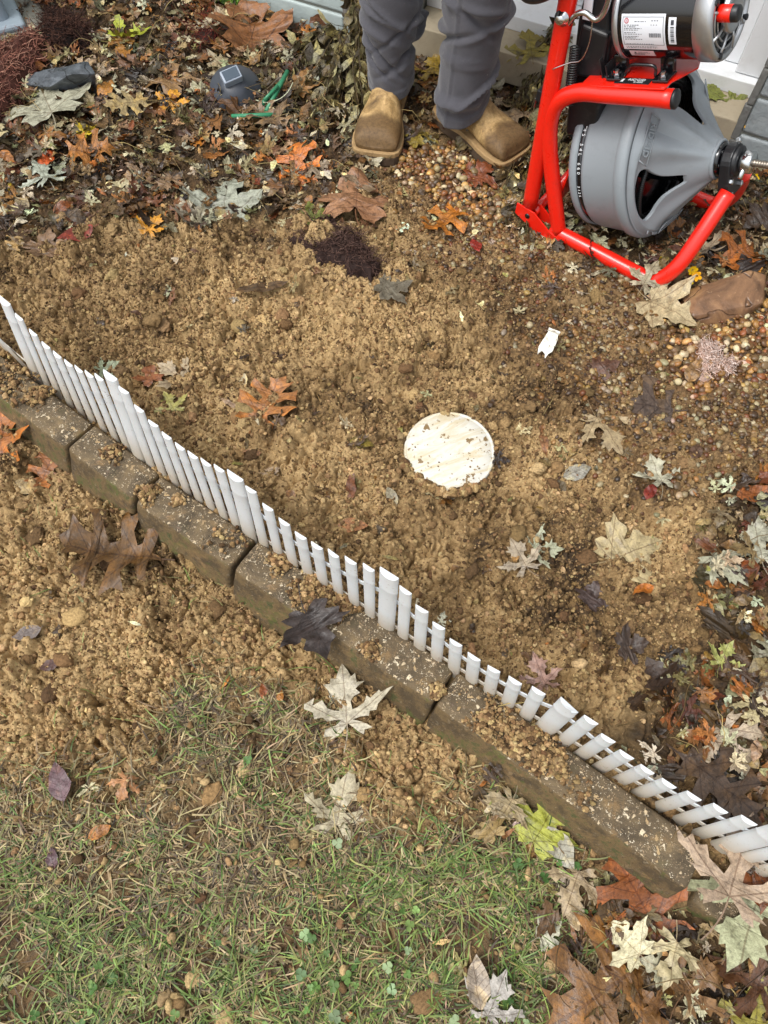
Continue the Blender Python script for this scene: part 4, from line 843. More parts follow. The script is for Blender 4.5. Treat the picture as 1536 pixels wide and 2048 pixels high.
# twigs, straw and roots lying about
def stems(n, dens, L, cols, r, curl=.18, lift=.006, seed=0, name='dry_stems', label=''):
    x, y = sample(n, dens); g = np.random.default_rng(seed); Vs, Fs, Cs, b = [], [], [], 0; m = 9
    for X0, Y0 in zip(x, y):
        a = g.random() * 6.28; k = g.normal() * curl; ln = L * g.uniform(.35, 1.4) / m; px, py = X0, Y0; c = np.array(lin(cols[g.integers(len(cols))])) * g.uniform(.75, 1.25); rr = r * g.uniform(.6, 1.4); lf = g.uniform(.2, 1.4) * lift; arch = g.uniform(0, 1) * lift * 1.5
        z0 = float(gz(px, py)); z1 = float(gz(px + math.cos(a) * ln * m, py + math.sin(a) * ln * m))
        for j in range(m + 1):
            t = j / m; z = max(z0 * (1 - t) + z1 * t, float(gz(px, py)) - .001) + lf + arch * math.sin(math.pi * t); s = np.array([-math.sin(a), math.cos(a), 0]); w_ = rr * (1 - .5 * t); p = np.array([px, py, z])
            Vs += [p + s * w_, p + np.array([0, 0, w_]), p - s * w_]; Cs += [(*c, 1)] * 3; a += k + g.normal() * .12; px += math.cos(a) * ln; py += math.sin(a) * ln
            if j < m: q = b + 3 * j; Fs += [(q, q + 3, q + 4, q + 1), (q + 1, q + 4, q + 5, q + 2), (q + 2, q + 5, q + 3, q)]
        b += 3 * (m + 1)
    o = link(name, np_mesh(name, Vs, Fs, {'col': ('FLOAT_COLOR', Cs)}, True), None, M_BLADE); tag(o, label, 'stems', kind='stuff'); return o
stems(1500, lambda x, y: np.clip(dl(x, y) + .05, 0, 1) * (~in_house(x, y)) * (~near_disc(x, y)) * (~on_stone(x, y)), .11, ['#8d7a50', '#6f5a38', '#a8945f', '#574229', '#3d2d1e'], .0009, .1, .02, 1, 'dry_stems', 'dry straw and thin stems over the leaf litter')
stems(1500, lambda x, y: dens_soil(x, y) * .7, .05, ['#8d6c42', '#6b4a2c', '#a88a58', '#4c3422'], .0006, .25, .003, 2, 'fine_roots', 'fine roots and straws lying on the bare soil')

# ------------------------------------------------------------------ house wall, ledge and sill
def W3(a, b, z): return A_W + uW * a + wW * b + np.array([0, 0, z])
MW = np.array([uW, wW, [0, 0, 1.]]).T
M_BLOCK = simple('painted_block', lin('#aab6b4'), .6, var=.07, vs=12, bmp=.004, bs=34, dirt=lin('#84897f'), dirt_amt=.35, ds=9)
M_BLOCKG = simple('grey_block', lin('#8b9294'), .6, var=.10, vs=12, bmp=.006, bs=30, dirt=lin('#b3b9b8'), dirt_amt=.4, ds=14)
M_MORT = simple('mortar', lin('#83847c'), .9, var=.15, vs=20, bmp=.002, bs=150)
M_MORTD = simple('dark_mortar', lin('#6c6c68'), .92, var=.25, vs=50, bmp=.004, bs=90)
M_CONC = simple('ledge_concrete', lin('#a39780'), .9, var=.16, vs=120, bmp=.0015, bs=260, dirt=lin('#7a6f5c'), dirt_amt=.5, ds=30)
M_VINYL = simple('vinyl', lin('#e3e6e8'), .35, var=.03, vs=8, dirt=lin('#b4b2ab'), dirt_amt=.25, ds=14)
M_DARK = simple('dark_void', lin('#16140f'), .9)
def bx(mb, a0, a1, b0, b1, z0, z1): mb.box(((a0 + a1) / 2, (b0 + b1) / 2, (z0 + z1) / 2), (a1 - a0, b1 - b0, z1 - z0))
house = empty('house_wall', A_W, math.atan2(uW[1], uW[0])); tag(house, 'painted block house wall with a white sill and opening at the top of the photo', 'house wall')
H_CR = [.03 + .094 * i for i in range(-1, 31)]
def courses(a0, a1, mat, name, seed, bl=.40):
    g = np.random.default_rng(seed)
    for k, z in enumerate(H_CR):
        off = (k % 2) * bl / 2 - .014; m = MB(); xs = []; x = a0 - 3 * bl
        x = -0.228 - 40 * bl + (0 if k % 2 else bl / 2)
        while x < a1:
            l, r_ = max(x, a0), min(x + bl, a1)
            if r_ - l > .03: bx(m, l + .004, r_ - .004, .0, .12, z + .004, z + .094 - .004)
            x += bl
        m.build('block_course', mat, house, .006, 3)
    m = MB(); bx(m, a0, a1, .007, .118, -.1, H_CR[-1] + .094); m.build('mortar_bed', M_MORT, house)
courses(-3.2, -.035, M_BLOCK, 'l', 1); courses(.858, 3.2, M_BLOCKG, 'r', 2)
m = MB(); bx(m, -.03, .852, 0, .16, .150 - .078, .150); m.build('ledge', M_CONC, house, .003, 2)
m = MB(); bx(m, -.03, .852, .10, .16, -.1, .07); m.build('footing', M_CONC, house)
m = MB()
for k in range(14): m.box((.853 + .002 * math.sin(k * 2.1), .006, -.03 + k * .09), (.020 + .004 * math.sin(k * 1.7), .016, .0895), rotm('Y', .04 * math.sin(k * 3)))
m.build('mortar_fillet', M_MORTD, house, .004, 2)
m = MB(); bx(m, -.03, .850, .099, .235, .1505, .186); bx(m, -.03, .850, .219, .26, .188, .210); bx(m, -.03, .850, .214, .222, .205, .214); m.build('sill', M_VINYL, house, .002, 2)
m = MB()
for a0, a1, b0 in ((-.03, .03, .13), (.79, .852, .125), (.755, .79, .16), (.03, .06, .16)): bx(m, a0, a1, b0, .235 + (.26 - .235), .188, 2.25)
bx(m, -.03, .852, .125, .26, 2.25, 2.33); m.build('jamb', M_VINYL, house, .002, 2)
m = MB(); bx(m, .06, .755, .245, .275, .21, 1.05); 
for k in range(5): bx(m, .085 + k * .13, .19 + k * .13, .238, .246, .26, .98)
bx(m, .06, .755, .243, .275, 1.0505, 1.16); m.build('door_panel', M_VINYL, house, .002, 2)
m = MB(); bx(m, .06, .755, .25, .27, 1.165, 2.24); gm, gt, gb_ = new_mat('pane'); gb_.inputs['Base Color'].default_value = (.02, .025, .03, 1); gb_.inputs['Roughness'].default_value = .06; m.build('pane', gm, house)
m = MB(); bx(m, -.03, .852, 0, .118, 2.334, H_CR[-1] + .094); m.build('lintel', M_BLOCK, house)

# grey plastic housing in the upper left corner
Mg = simple('grey_plastic', lin('#8b97a1'), .45, var=.05); Mslab = simple('slab_grey', lin('#77746a'), .85, var=.12, vs=60, bmp=.001)
cb = G(-52, 52, BED); root = empty('utility_box', (cb[0], cb[1], BED), R(28)); tag(root, 'blue grey plastic housing with a flanged foot in the upper left corner', 'utility box')
m = MB(); m.add([(-.14, -.10, .02), (.10, -.10, .02), (.10, .14, .02), (-.14, .14, .02), (-.11, -.07, .5), (.065, -.07, .5), (.065, .11, .5), (-.11, .11, .5)], [(0, 1, 5, 4), (1, 2, 6, 5), (2, 3, 7, 6), (3, 0, 4, 7), (4, 5, 6, 7)]); m.build('housing', Mg, root, .02, 4)
m = MB(); m.box((-.02, .02, .035), (.30, .30, .022)); m.build('flange', Mg, root, .010, 3)
m = MB(); m.box((-.04, .05, .008), (.46, .40, .04)); m.build('slab', Mslab, root, .006, 2)

# solar lamp cap and green stakes
M_BLK = simple('black_plastic', lin('#3b3f47'), .38, var=.1, vs=60); M_GRN = simple('green_plastic', lin('#2f7a56'), .35, var=.12, vs=50)
c = G(474, 196, BED); root = empty('lamp_cap', (c[0], c[1], gmax(c[0], c[1], .03) + .012), R(30)); root.rotation_euler = (R(26), R(-8), R(28)); tag(root, 'black cone shaped garden lamp cap lying in the litter beside green stakes', 'lamp cap')
m = MB(); m.lathe([(-.006, .066), (-.003, .068), (.0, .066), (.022, .034), (.030, .026), (.031, .0001)], (0, 0, 0), (0, 0, 1), 40); m.build('shade', M_BLK, root)
m = MB(); m.box((-.002, .012, .040), (.050, .034, .024)); m.build('solar_housing', simple('cell_frame', lin('#8f99a6'), .35), root, .003, 2)
m = MB(); m.box((-.002, .012, .0528), (.040, .026, .001)); m.build('solar_cell', simple('cell', lin('#3f4c58'), .2), root)
def stick(a, b, lab, r=.0045, za=.02, zb=.02):
    p = G(*a, BED + za); q = G(*b, BED + zb); mid = (p + q) / 2; m = MB(); m.tube([p - mid, (q - p) * .02, q - mid], [r, r, r], 12); m.lathe([(0, r * .6), (-.001, r * .62)], q - mid, q - p, 12)
    o = m.build('green_stake', M_GRN); o.location = mid; tag(o, lab, 'plastic stake', 'green plastic stakes'); return o
stick((463, 233), (560, 229), 'shiny green stake lying straight below the black lamp cap', .0058, .03, .03)
stick((532, 224), (575, 143), 'longest green stake leaning up to the right of the lamp cap', .006, .03, .055)
stick((520, 213), (566, 160), 'shorter green stake lying left against the longest one', .0055, .028, .045)
stick((528, 200), (556, 172), 'thin green stake on top of the leaning bunch', .004, .045, .055)
hv = smooth_path([G(512, 200, BED + .03), G(530, 205, BED + .035), G(555, 200, BED + .045), G(575, 185, BED + .05), G(586, 165, BED + .05)], 6); m = MB(); m.tube([p - hv[0] for p in hv], .0012, 6); o = m.build('thin_wire', simple('wire', lin('#b9bda0'), .4)); o.location = hv[0]; tag(o, 'thin pale wire looping over the green stakes', 'wire')

# ------------------------------------------------------------------ drain cleaning machine
M_RED = simple('red_enamel', lin('#e0200f'), .30, var=.05, vs=30, dirt=lin('#8f2a18'), dirt_amt=.22, ds=60, coat=.3)
M_GREY = simple('grey_moulding', lin('#868d92'), .46, var=.05, vs=20, bmp=.0003, bs=500, dirt=lin('#6c6f6e'), dirt_amt=.25, ds=30)
M_PBLK = simple('black_moulding', lin('#191a1d'), .40, var=.2, vs=30, dirt=lin('#4b4b4a'), dirt_amt=.3, ds=50)
M_GLOSS = simple('black_enamel', lin('#0d0d10'), .16, var=.1, vs=20, coat=.5)
M_ALU = simple('cast_aluminium', lin('#b4b6b8'), .34, metal=.85, var=.06, vs=60, bmp=.0003, bs=400)
M_CHR = simple('zinc', lin('#c9ccce'), .2, metal=1.0, var=.05)
M_LAB = simple('label_white', lin('#dfe3ea'), .35, var=.01); M_LABP = simple('label_pink', lin('#e6cfd6'), .4, var=.01)
M_INK = simple('ink', lin('#3a3d45'), .6, var=.05); M_INKR = simple('ink_red', lin('#b9505a'), .6, var=.05); M_INKW = simple('ink_white', lin('#d9dcde'), .5, var=.05)
mach = empty('drain_cleaner', (ORG[0], ORG[1], BED), MYAW); tag(mach, 'red framed drain cleaning machine with grey drum and black motor at the upper right', 'drain cleaner')
def lp(u_, w_, z): return np.array([u_, w_, z - BED])
pit = R(20.3); AX = np.array([math.cos(pit), -.04, math.sin(pit)]); AX /= np.linalg.norm(AX)
E1 = np.cross(AX, [0, 0, 1.]); E1 /= np.linalg.norm(E1); E2 = np.cross(E1, AX); DC = lp(-.095, .154, .245); TR = .0172
def mpart(mb, name, mat, **k): return mb.build(name, mat, mach, **k)
frame = MB()
for s in (0, 1):
    W_ = (lambda q: q) if s == 0 else (lambda q: .31 - q)
    base = smooth_path([lp(-.245, W_(0), .064), lp(-.12, W_(0), .063), lp(0, W_(0), .063), lp(.034, W_(.002), .076), lp(.056, W_(.018), .120), lp(.064, W_(.055), .180), lp(.068, W_(.118), .250)], 7)
    m = MB(); m.tube(base, TR, 18); mpart(m, 'base_tube', M_RED)
    m = MB(); m.tube(smooth_path([lp(-.312, W_(0), .098), lp(-.320, W_(0), .30), lp(-.328, W_(0), .55), lp(-.335, W_(0), .86), lp(-.325, W_(.02), .93), lp(-.32, W_(.06), .96), lp(-.32, W_(.155), .965)], 7), TR * 1.02, 18); mpart(m, 'upright', M_RED)
    m = MB(); m.tube(smooth_path([lp(-.226, W_(0), .066), lp(-.262, W_(0), .16), lp(-.295, W_(0), .25), lp(-.309, W_(0), .315), lp(-.300, W_(0), .362), lp(-.262, W_(0), .396), lp(-.200, W_(0), .418), lp(-.078 - .09 * s, W_(0), .459 - .032 * s)], 7), TR, 18); br = mpart(m, 'upper_tube', M_RED)
    m = MB(); m.lathe([(-.002, TR * .9), (-.001, TR * 1.02), (.004, TR * 1.02), (.006, TR * .8), (.006, .0001)], lp(-.078 - .09 * s, W_(0), .459 - .032 * s), (math.cos(pit), 0, math.sin(pit)), 20); m.build('end_cap', M_PBLK, br)
    # pressed foot bracket: two cheeks with holes
    m = MB()
    for dy in (-.016, .016):
        o_ = [(-.338, .102), (-.338, .074), (-.30, .058), (-.245, .032), (-.205, .036), (-.215, .062), (-.245, .070), (-.29, .098)]; y0 = W_(0) + dy; t_ = .0018; k = len(o_)
        m.add([lp(x, y0 - t_, z) for x, z in o_] + [lp(x, y0 + t_, z) for x, z in o_], [tuple(range(k))[::-1], tuple(range(k, 2 * k))] + [(i, (i + 1) % k, k + (i + 1) % k, k + i) for i in range(k)])
    m.box(lp(-.25, W_(0), .036), (.07, .034, .003)); bk = mpart(m, 'foot_bracket', M_RED, bevel=.0008)
    m = MB()
    for dy in (-.0185, .0185): m.lathe([(-.0006, .0062), (.0006, .0062), (.0006, .0001)], lp(-.305, W_(0) + dy, .082), (0, dy, 0), 16)
    m.build('bolt_hole', M_GLOSS, bk)
m = MB(); m.tube([lp(-.30, .0, .082), lp(-.30, .31, .082)], .011, 14); m.tube([lp(-.262, .0, .165), lp(-.262, .31, .165)], .010, 14); mpart(m, 'cross_tube', M_RED)
m = MB(); m.add([lp(-.258, .02, .12), lp(-.245, .02, .26), lp(-.245, .12, .26), lp(-.258, .12, .12), lp(-.254, .02, .12), lp(-.241, .02, .26), lp(-.241, .12, .26), lp(-.254, .12, .12)], [(0, 1, 2, 3), (7, 6, 5, 4), (0, 4, 5, 1), (1, 5, 6, 2), (2, 6, 7, 3), (3, 7, 4, 0)]); mpart(m, 'rear_plate', M_RED)
# drum
R0 = .176
def ring(o, r, n=96): return [o + r * (math.cos(t) * E1 + math.sin(t) * E2) for t in np.linspace(0, 2 * math.pi, n, endpoint=False)]
m = MB(); m.lathe([(-.142, .03), (-.142, .150), (-.140, .160), (-.134, .164), (-.121, .1645), (-.120, .159), (-.1075, .159), (-.1065, .1645), (-.1, .166), (-.03, .168), (-.026, .171), (-.022, .1755), (-.012, .1768), (-.004, .1755), (.001, .170), (.001, .165)], DC, AX, 96); drum = mpart(m, 'drum', M_GREY)
# front cone with three windows and raised ribs between them

def cone_z(rr, th):
    t = (R0 - .006 - rr) / (R0 - .006 - .036); b = .004 + .012 * sstep(.0, .12, t); z = b + .104 * np.clip((t - .14) / .86, 0, 1) ** 1.55
    ph = ((np.degrees(th) + 13 + 60) % 120) - 60      # 0 at window centre
    rib = np.exp(-((np.abs(ph) - 47) / 11.) ** 2); dish = np.exp(-(ph / 34.) ** 2)
    z += .017 * rib * np.sin(np.pi * np.clip(t, 0, 1)) ** .9 - .010 * dish * np.sin(np.pi * np.clip(t, 0, 1))
    return z, ph, t
WPOLY = [(-.020, -.050), (.016, -.050), (.030, -.018), (.055, .012), (.052, .030), (.028, .038), (-.028, .038), (-.056, .032), (-.056, .012), (-.034, -.018)]
def win_rho(phi):
    dx, dy = math.cos(phi), math.sin(phi); best = 1
    for i in range(len(WPOLY)):
        ax_, ay_ = WPOLY[i]; bx_, by_ = WPOLY[(i + 1) % len(WPOLY)]; ex, ey = bx_ - ax_, by_ - ay_; den = dx * ey - dy * ex
        if abs(den) < 1e-12: continue
        t_ = (ax_ * ey - ay_ * ex) / den; s_ = (ax_ * dy - ay_ * dx) / den
        if t_ > 0 and -1e-9 <= s_ <= 1 + 1e-9: best = min(best, t_)
    return best
RHO = np.array([win_rho(2 * math.pi * i / 360) for i in range(360)]); RHO = sum(np.roll(RHO, s_) for s_ in range(-7, 8)) / 15
for sec in range(3):
    a0 = R(-13 + 120 * sec); NP, NS = 220, 44; V = []; rin, rout = .036, R0 - .006; hx = R(60) * .112
    phis = sorted(set([2 * math.pi * i / NP for i in range(NP)] + [math.atan2(Y, X) % (2 * math.pi) for X in (-hx, hx) for Y in (rin - .112, rout - .112)]))
    for phi in phis:
        dx, dy = math.cos(phi), math.sin(phi); q0 = RHO[int(math.degrees(phi)) % 360] * (1 - (math.degrees(phi) % 1)) + RHO[(int(math.degrees(phi)) + 1) % 360] * (math.degrees(phi) % 1)
        tx = hx / abs(dx) if abs(dx) > 1e-9 else 1e9; ty = ((rout - .112) / dy if dy > 0 else (rin - .112) / dy) if abs(dy) > 1e-9 else 1e9; q1 = min(tx, ty)
        for s_ in range(-2, NS + 1):
            t_ = max(s_, 0) / NS; q_ = q0 + (q1 - q0) * t_ ** 1.15; X, Y = dx * q_, dy * q_; th = a0 + X / .112; rr = Y + .112; z = float(cone_z(rr, th)[0]) - (.0016 if s_ == 0 else 0) - (.008 if s_ < 0 else 0) * abs(s_) / 2
            V.append(DC + AX * z + rr * (math.cos(th) * E1 + math.sin(th) * E2))
    n_ = len(phis); c_ = NS + 3; F = [(i * c_ + k, ((i + 1) % n_) * c_ + k, ((i + 1) % n_) * c_ + k + 1, i * c_ + k + 1) for i in range(n_) for k in range(c_ - 1)]
    m = MB(); m.add(V, F, True); m.build('cone_face', M_GREY, drum)
m = MB(); m.lathe([(-.13, .155), (-.03, .158), (.0, .160)], DC, AX, 48); m.lathe([(-.03, .158), (-.03, .06)], DC, AX, 48); m.lathe([(-.12, .06), (.05, .05)], DC, AX, 30); m.build('inner_drum', M_GLOSS, drum)
# coiled cable inside
M_CABLE = simple('cable_steel', lin('#3c3d3e'), .35, metal=.8, var=.2)
m = MB(); pts = []
for i in range(1400):
    t = i / 1400; an = t * 2 * math.pi * 9; rr = .145 - .012 * (0.5 + .5 * math.sin(t * 23)); dz = -.016 + .022 * math.sin(t * 17) * .6 - .006
    pts.append(DC + AX * dz + rr * (math.cos(an) * E1 + math.sin(an) * E2))
rad = [.0050 + .0012 * math.cos(i * 2.1) for i in range(len(pts))]; m.tube(pts, rad, 7); 
pts = [DC + AX * (-.01 + .05 * i / 200) + (.14 - .085 * i / 200) * (math.cos(-.9 + i * .012) * E1 + math.sin(-.9 + i * .012) * E2) for i in range(200)]; m.tube(pts, [.0052 + .0012 * math.cos(i * 2.1) for i in range(200)], 8); m.build('coiled_cable', M_CABLE, drum)
m = MB(); m.lathe([(-.1205, .158), (-.1195, .1625), (-.1085, .1625), (-.1075, .158)], DC, AX, 96); belt = m.build('belt', M_GLOSS, drum)
def text(name, s, size, M3, loc, mat, parent, ext=.0004, spacing=1.0, align='CENTER'):
    cu = bpy.data.curves.new(name, 'FONT'); cu.body = s; cu.size = size; cu.extrude = ext; cu.align_x = align; cu.align_y = 'CENTER'; cu.space_character = spacing
    cu.resolution_u = 2; tmp = bpy.data.objects.new(name, cu); me_ = bpy.data.meshes.new_from_object(tmp); bpy.data.objects.remove(tmp); me_.materials.clear(); o = link(name, me_, parent, mat)
    X, Y, Z = [np.array(q) / np.linalg.norm(q) for q in M3]; o.matrix_local = Matrix([[X[0], Y[0], Z[0], loc[0]], [X[1], Y[1], Z[1], loc[1]], [X[2], Y[2], Z[2], loc[2]], [0, 0, 0, 1]]); return o
def wrap_text(name, chars, r0, d0, th0, dth, size, mat, parent, ext=.0004):
    """characters printed round the drum, reading downwards"""
    for i, ch in enumerate(chars):
        if ch == ' ': continue
        th = th0 - i * dth; nrm = math.cos(th) * E1 + math.sin(th) * E2; down = math.sin(th) * E1 - math.cos(th) * E2
        text(name, ch, size, (down, AX, nrm), DC + AX * d0 + nrm * r0, mat, parent, ext)
wrap_text('lettering', 'V 4L 45 54L 660', .1626, -.114, R(56), R(3.3), .0105, M_INKW, belt); wrap_text('lettering', '2125', .1626, -.114, R(-1), R(2.6), .008, M_INKW, belt)
# raised lettering on the rim of the cone
for base_ang, word in ((38, 'RIDGID'), (-82, 'RIDGID'), (158, 'RIDGID')):
    th = R(base_ang); rr = .146; nrm_r = math.cos(th) * E1 + math.sin(th) * E2; tan = -(-math.sin(th) * E1 + math.cos(th) * E2); zc = cone_z(rr, th)[0]; zi = cone_z(rr - .01, th)[0]; zo = cone_z(rr + .01, th)[0]
    radial = nrm_r * .02 + AX * (zo - zi); nn = np.cross(tan, radial); nn = nn if nn @ AX > 0 else -nn; nn /= np.linalg.norm(nn); yv = np.cross(nn, tan)
    pos = DC + AX * float(zc) + nrm_r * rr + nn * .0012
    text('lettering', word, .019, (-tan if np.cross(-tan, yv) @ nn > 0 else tan, yv, nn), pos, M_GREY, drum, .0014, 1.05)
    m = MB(); cs = [(-.047, -.011), (.040, -.011), (.047, .011), (-.040, .011)]
    pp = [pos + tan * x + yv * y for x, y in cs]; pp.append(pp[0])
    for i in range(4): m.tube([pp[i], pp[i + 1]], .0012, 6)
    m.build('name_border', M_GREY, drum)
th = R(-52); 
for i, ch in enumerate('K-400'):
    t2 = th - i * R(3.4); rr = .160; nr2 = math.cos(t2) * E1 + math.sin(t2) * E2; tn = math.sin(t2) * E1 - math.cos(t2) * E2; z0 = cone_z(rr, t2)[0]; text('lettering', ch, .016, (tn, nr2, AX), DC + AX * float(z0 + .0005) + nr2 * rr, M_GREY, drum, .0014)
# hub, bearing bracket, chuck, outgoing cable
m = MB(); m.lathe([(.112, .030), (.113, .0385), (.120, .0400), (.123, .0380), (.1235, .034), (.118, .0335), (.118, .0001)], DC, AX, 48); mpart(m, 'hub_rim', M_GREY)
m = MB(); m.lathe([(.117, .033), (.126, .0325), (.131, .029), (.134, .0001)], DC, AX, 40)
for k in range(6):
    an = k * math.pi / 3; p = DC + AX * .128 + .0245 * (math.cos(an) * E1 + math.sin(an) * E2); m.lathe([(0, .0048), (.006, .0048), (.0065, .0001)], p, AX, 10)
mpart(m, 'hub', M_GLOSS)
BC = DC + AX * .147; m = MB(); o_ = []
for an in np.linspace(R(-5), R(185), 14): o_.append((.034 * math.cos(an), .034 * math.sin(an)))
o_ += [(-.036, -.04), (-.030, -.075), (.030, -.075), (.036, -.04)]; k = len(o_)
m.add([BC - AX * .012 + E1 * x + E2 * y for x, y in o_] + [BC + AX * .010 + E1 * x + E2 * y for x, y in o_], [tuple(range(k))[::-1], tuple(range(k, 2 * k))] + [(i, (i + 1) % k, k + (i + 1) % k, k + i) for i in range(k)]); brk = mpart(m, 'bearing_bracket', M_PBLK, bevel=.003, seg=3)
m = MB(); m.lathe([(.009, .030), (.016, .030), (.018, .026), (.018, .0001)], BC, AX, 32); m.build('bearing', M_PBLK, brk)
for x, y in ((.0, .0385), (.024, -.060), (-.022, -.060), (.026, -.03)):
    m = MB(); q = BC + E1 * x + E2 * y; m.lathe([(.008, .0062), (.015, .0062), (.0165, .004), (.0165, .0001)], q, AX if y < .03 else E2 * .5 + AX, 6, False); m.build('bolt', M_CHR, brk)
m = MB(); m.lathe([(.020, .001), (.020, .019), (.022, .0215), (.042, .0215), (.044, .019), (.044, .0001)], BC, AX, 36); ch = mpart(m, 'chuck', M_CHR)
m = MB(); m.lathe([(0, .0055), (.018, .0055), (.0185, .0001)], BC + AX * .030 + E1 * .016 - E2 * .008, E1 - E2 * .8, 12); m.build('set_screw', M_CHR, ch)
cab = smooth_path([BC + AX * .04, BC + AX * .10 + np.array([0, 0, -.006]), BC + AX * .2 + np.array([0, -.01, -.035]), BC + AX * .34 + np.array([0, -.03, -.12]), BC + AX * .5 + np.array([.02, -.06, -.36])], 30)
m = MB(); m.tube(cab, [.0068 + .0012 * math.cos(i * 2.2) for i in range(len(cab))], 10); mpart(m, 'drain_cable', simple('cable_bright', lin('#8c8378'), .35, metal=.8, var=.2))
# motor plate
def sl(u_): return .427 + (u_ + .22) * .36
m = MB(); o_ = [(-.262, .005), (-.235, -.008), (-.10, -.008), (-.098, .02), (-.075, .075), (-.10, .16), (-.262, .16)]; k = len(o_)
m.add([lp(x, y, sl(x)) for x, y in o_] + [lp(x, y, sl(x) + .004) for x, y in o_], [tuple(range(k))[::-1], tuple(range(k, 2 * k))] + [(i, (i + 1) % k, k + (i + 1) % k, k + i) for i in range(k)]); mpart(m, 'motor_plate', M_RED, bevel=.0012)
T2 = np.array([math.cos(math.atan(.36)), 0, math.sin(math.atan(.36))]); N2 = np.array([-T2[2], 0, T2[0]])
pc = lp(-.168, .014, sl(-.168) + .0045); m = MB(); Mr = np.array([T2, [0, 1, 0], N2]).T
m.box(pc, (.070, .021, .0012), Mr); pl = mpart(m, 'name_plate', M_PBLK, bevel=.0004)
text('lettering', 'RIDGID', .0105, (T2, [0, 1, 0], N2), pc + N2 * .0009 + T2 * .006 + np.array([0, .003, 0]), M_INKW, pl, .0002); text('lettering', 'K-400', .0075, (T2, [0, 1, 0], N2), pc + N2 * .0009 + T2 * .012 + np.array([0, -.0055, 0]), M_INKW, pl, .0002)
m = MB(); m.box(pc + N2 * .001 - T2 * .024, (.010, .010, .0005), Mr); m.build('plate_mark', M_INKW, pl)
# motor
MR = .075; MC = lp(-.152, .08, .555); 
def mring(prof, n=64): mm = MB(); mm.lathe(prof, MC, AX, n); return mm
m = mring([(-.082, .03), (-.082, .066), (-.080, .0705), (-.078, .0745), (-.070, MR), (.070, MR), (.076, .0745), (.076, .03)]); motor = mpart(m, 'motor', M_GLOSS)
m = mring([(-.086, .055), (-.088, .072), (-.084, .0775), (-.076, .0785), (-.074, .0755)]); m.build('rear_bell', M_ALU, motor)
# front bell: rim and spoked grille, boss
m = mring([(.066, .0752), (.068, .0785), (.092, .0785), (.098, .0765), (.101, .071), (.100, .066), (.092, .065)]); m.lathe([(.098, .034), (.106, .034), (.108, .031), (.108, .024), (.1065, .022), (.1065, .0001)], MC, AX, 40)
for k in range(9):
    an = k * 2 * math.pi / 9 + .2; p0 = MC + AX * .1005 + .030 * (math.cos(an) * E1 + math.sin(an) * E2); an2 = an + .12; p1 = MC + AX * .098 + .070 * (math.cos(an2) * E1 + math.sin(an2) * E2); m.tube([p0, (p0 + p1) / 2 + AX * .002, p1], .0026, 8)
for rr_ in (.046, .057): m.tube([MC + AX * .0975 + rr_ * (math.cos(t) * E1 + math.sin(t) * E2) for t in np.linspace(R(-160), R(20), 40)], .0018, 6)
m.build('front_bell', M_ALU, motor)
m = mring([(.088, .066), (.088, .0001)]); m.build('vent_back', M_GLOSS, motor)
m = MB()
for an in (R(-60), R(30), R(120), R(210)): m.lathe([(.096, .0055), (.103, .0055), (.104, .0001)], MC + .069 * (math.cos(an) * E1 + math.sin(an) * E2), AX, 8, False)
m.build('bell_screw', M_PBLK, motor)
kn = MC + AX * .096 + .058 * (math.cos(R(-4)) * E1 + math.sin(R(-4)) * E2) * 1.0
kp = lp(-.030, .08, .555) ; 
m = MB(); m.lathe([(.098, .0001), (.098, .0125), (.100, .0135), (.121, .0135), (.122, .012)], MC + .034 * E1 * 1.25 + E2 * .012, AX, 24); kb = m.build('reset_knob', M_RED, motor); m = MB(); m.lathe([(.1215, .0135), (.131, .0132), (.133, .011), (.133, .0001)], MC + .034 * E1 * 1.25 + E2 * .012, AX, 24); m.build('knob_cap', M_PBLK, kb)
# stickers on the motor barrel
def patch(x0, x1, t0, t1, off, n=10):
    V, F = [], []
    for i in range(n + 1):
        for j in range(2):
            an = t0 + (t1 - t0) * i / n; x = x0 + (x1 - x0) * j; V.append(MC + AX * x + (MR + off) * (math.cos(an) * E1 + math.sin(an) * E2))
    F = [(2 * i, 2 * i + 1, 2 * i + 3, 2 * i + 2) for i in range(n)]; return V, F
def sticker(name, x0, x1, t0, t1, mat, off, parent): m = MB(); V, F = patch(x0, x1, R(t0), R(t1), off); m.add(V, F, True); return m.build(name, mat, parent)
S1 = sticker('rating_label', -.066, .018, 18, -30, M_LAB, .0006, motor)
m = MB()
for a0, a1, b0, b1 in ((-.063, .015, 14.6, 14.0), (-.063, .015, -21.4, -22), (-.063, -.0622, 14.6, -22), (.0142, .015, 14.6, -22)): V, F = patch(a0, a1, R(a0 and b0), R(b1), .0009); m.add(V, F)
g5 = np.random.default_rng(5)
for row, tt in enumerate([9.5, 5.2, 3.2, 1.2, -.8, -4, -6, -9, -11, -13, -20, -24.5, -26.5]):
    x = -.060 if row else -.040; xe = {0: -.018, 10: -.004, 11: .0, 12: .0}.get(row, -.026 - .006 * (row % 3))
    while x < xe: l = g5.uniform(.0012, .005); V, F = patch(x, min(x + l, xe), R(tt), R(tt - .8), .0009, 1); m.add(V, F); x += l + g5.uniform(.0008, .002)
for x in (-.008, -.003, .002): V, F = patch(x, x + .003, R(10.5), R(9.6), .0009, 1); m.add(V, F); V, F = patch(x - .001, x + .001, R(5.5), R(4.7), .0009, 1); m.add(V, F)
x = -.012
while x < .010: l = g5.uniform(.0004, .0011); V, F = patch(x, x + l, R(-5), R(-10.5), .0009, 3); m.add(V, F); x += l + g5.uniform(.0004, .0009)
m.build('print', M_INK, S1)
m = MB(); cpx, cpt = -.0555, 10.0
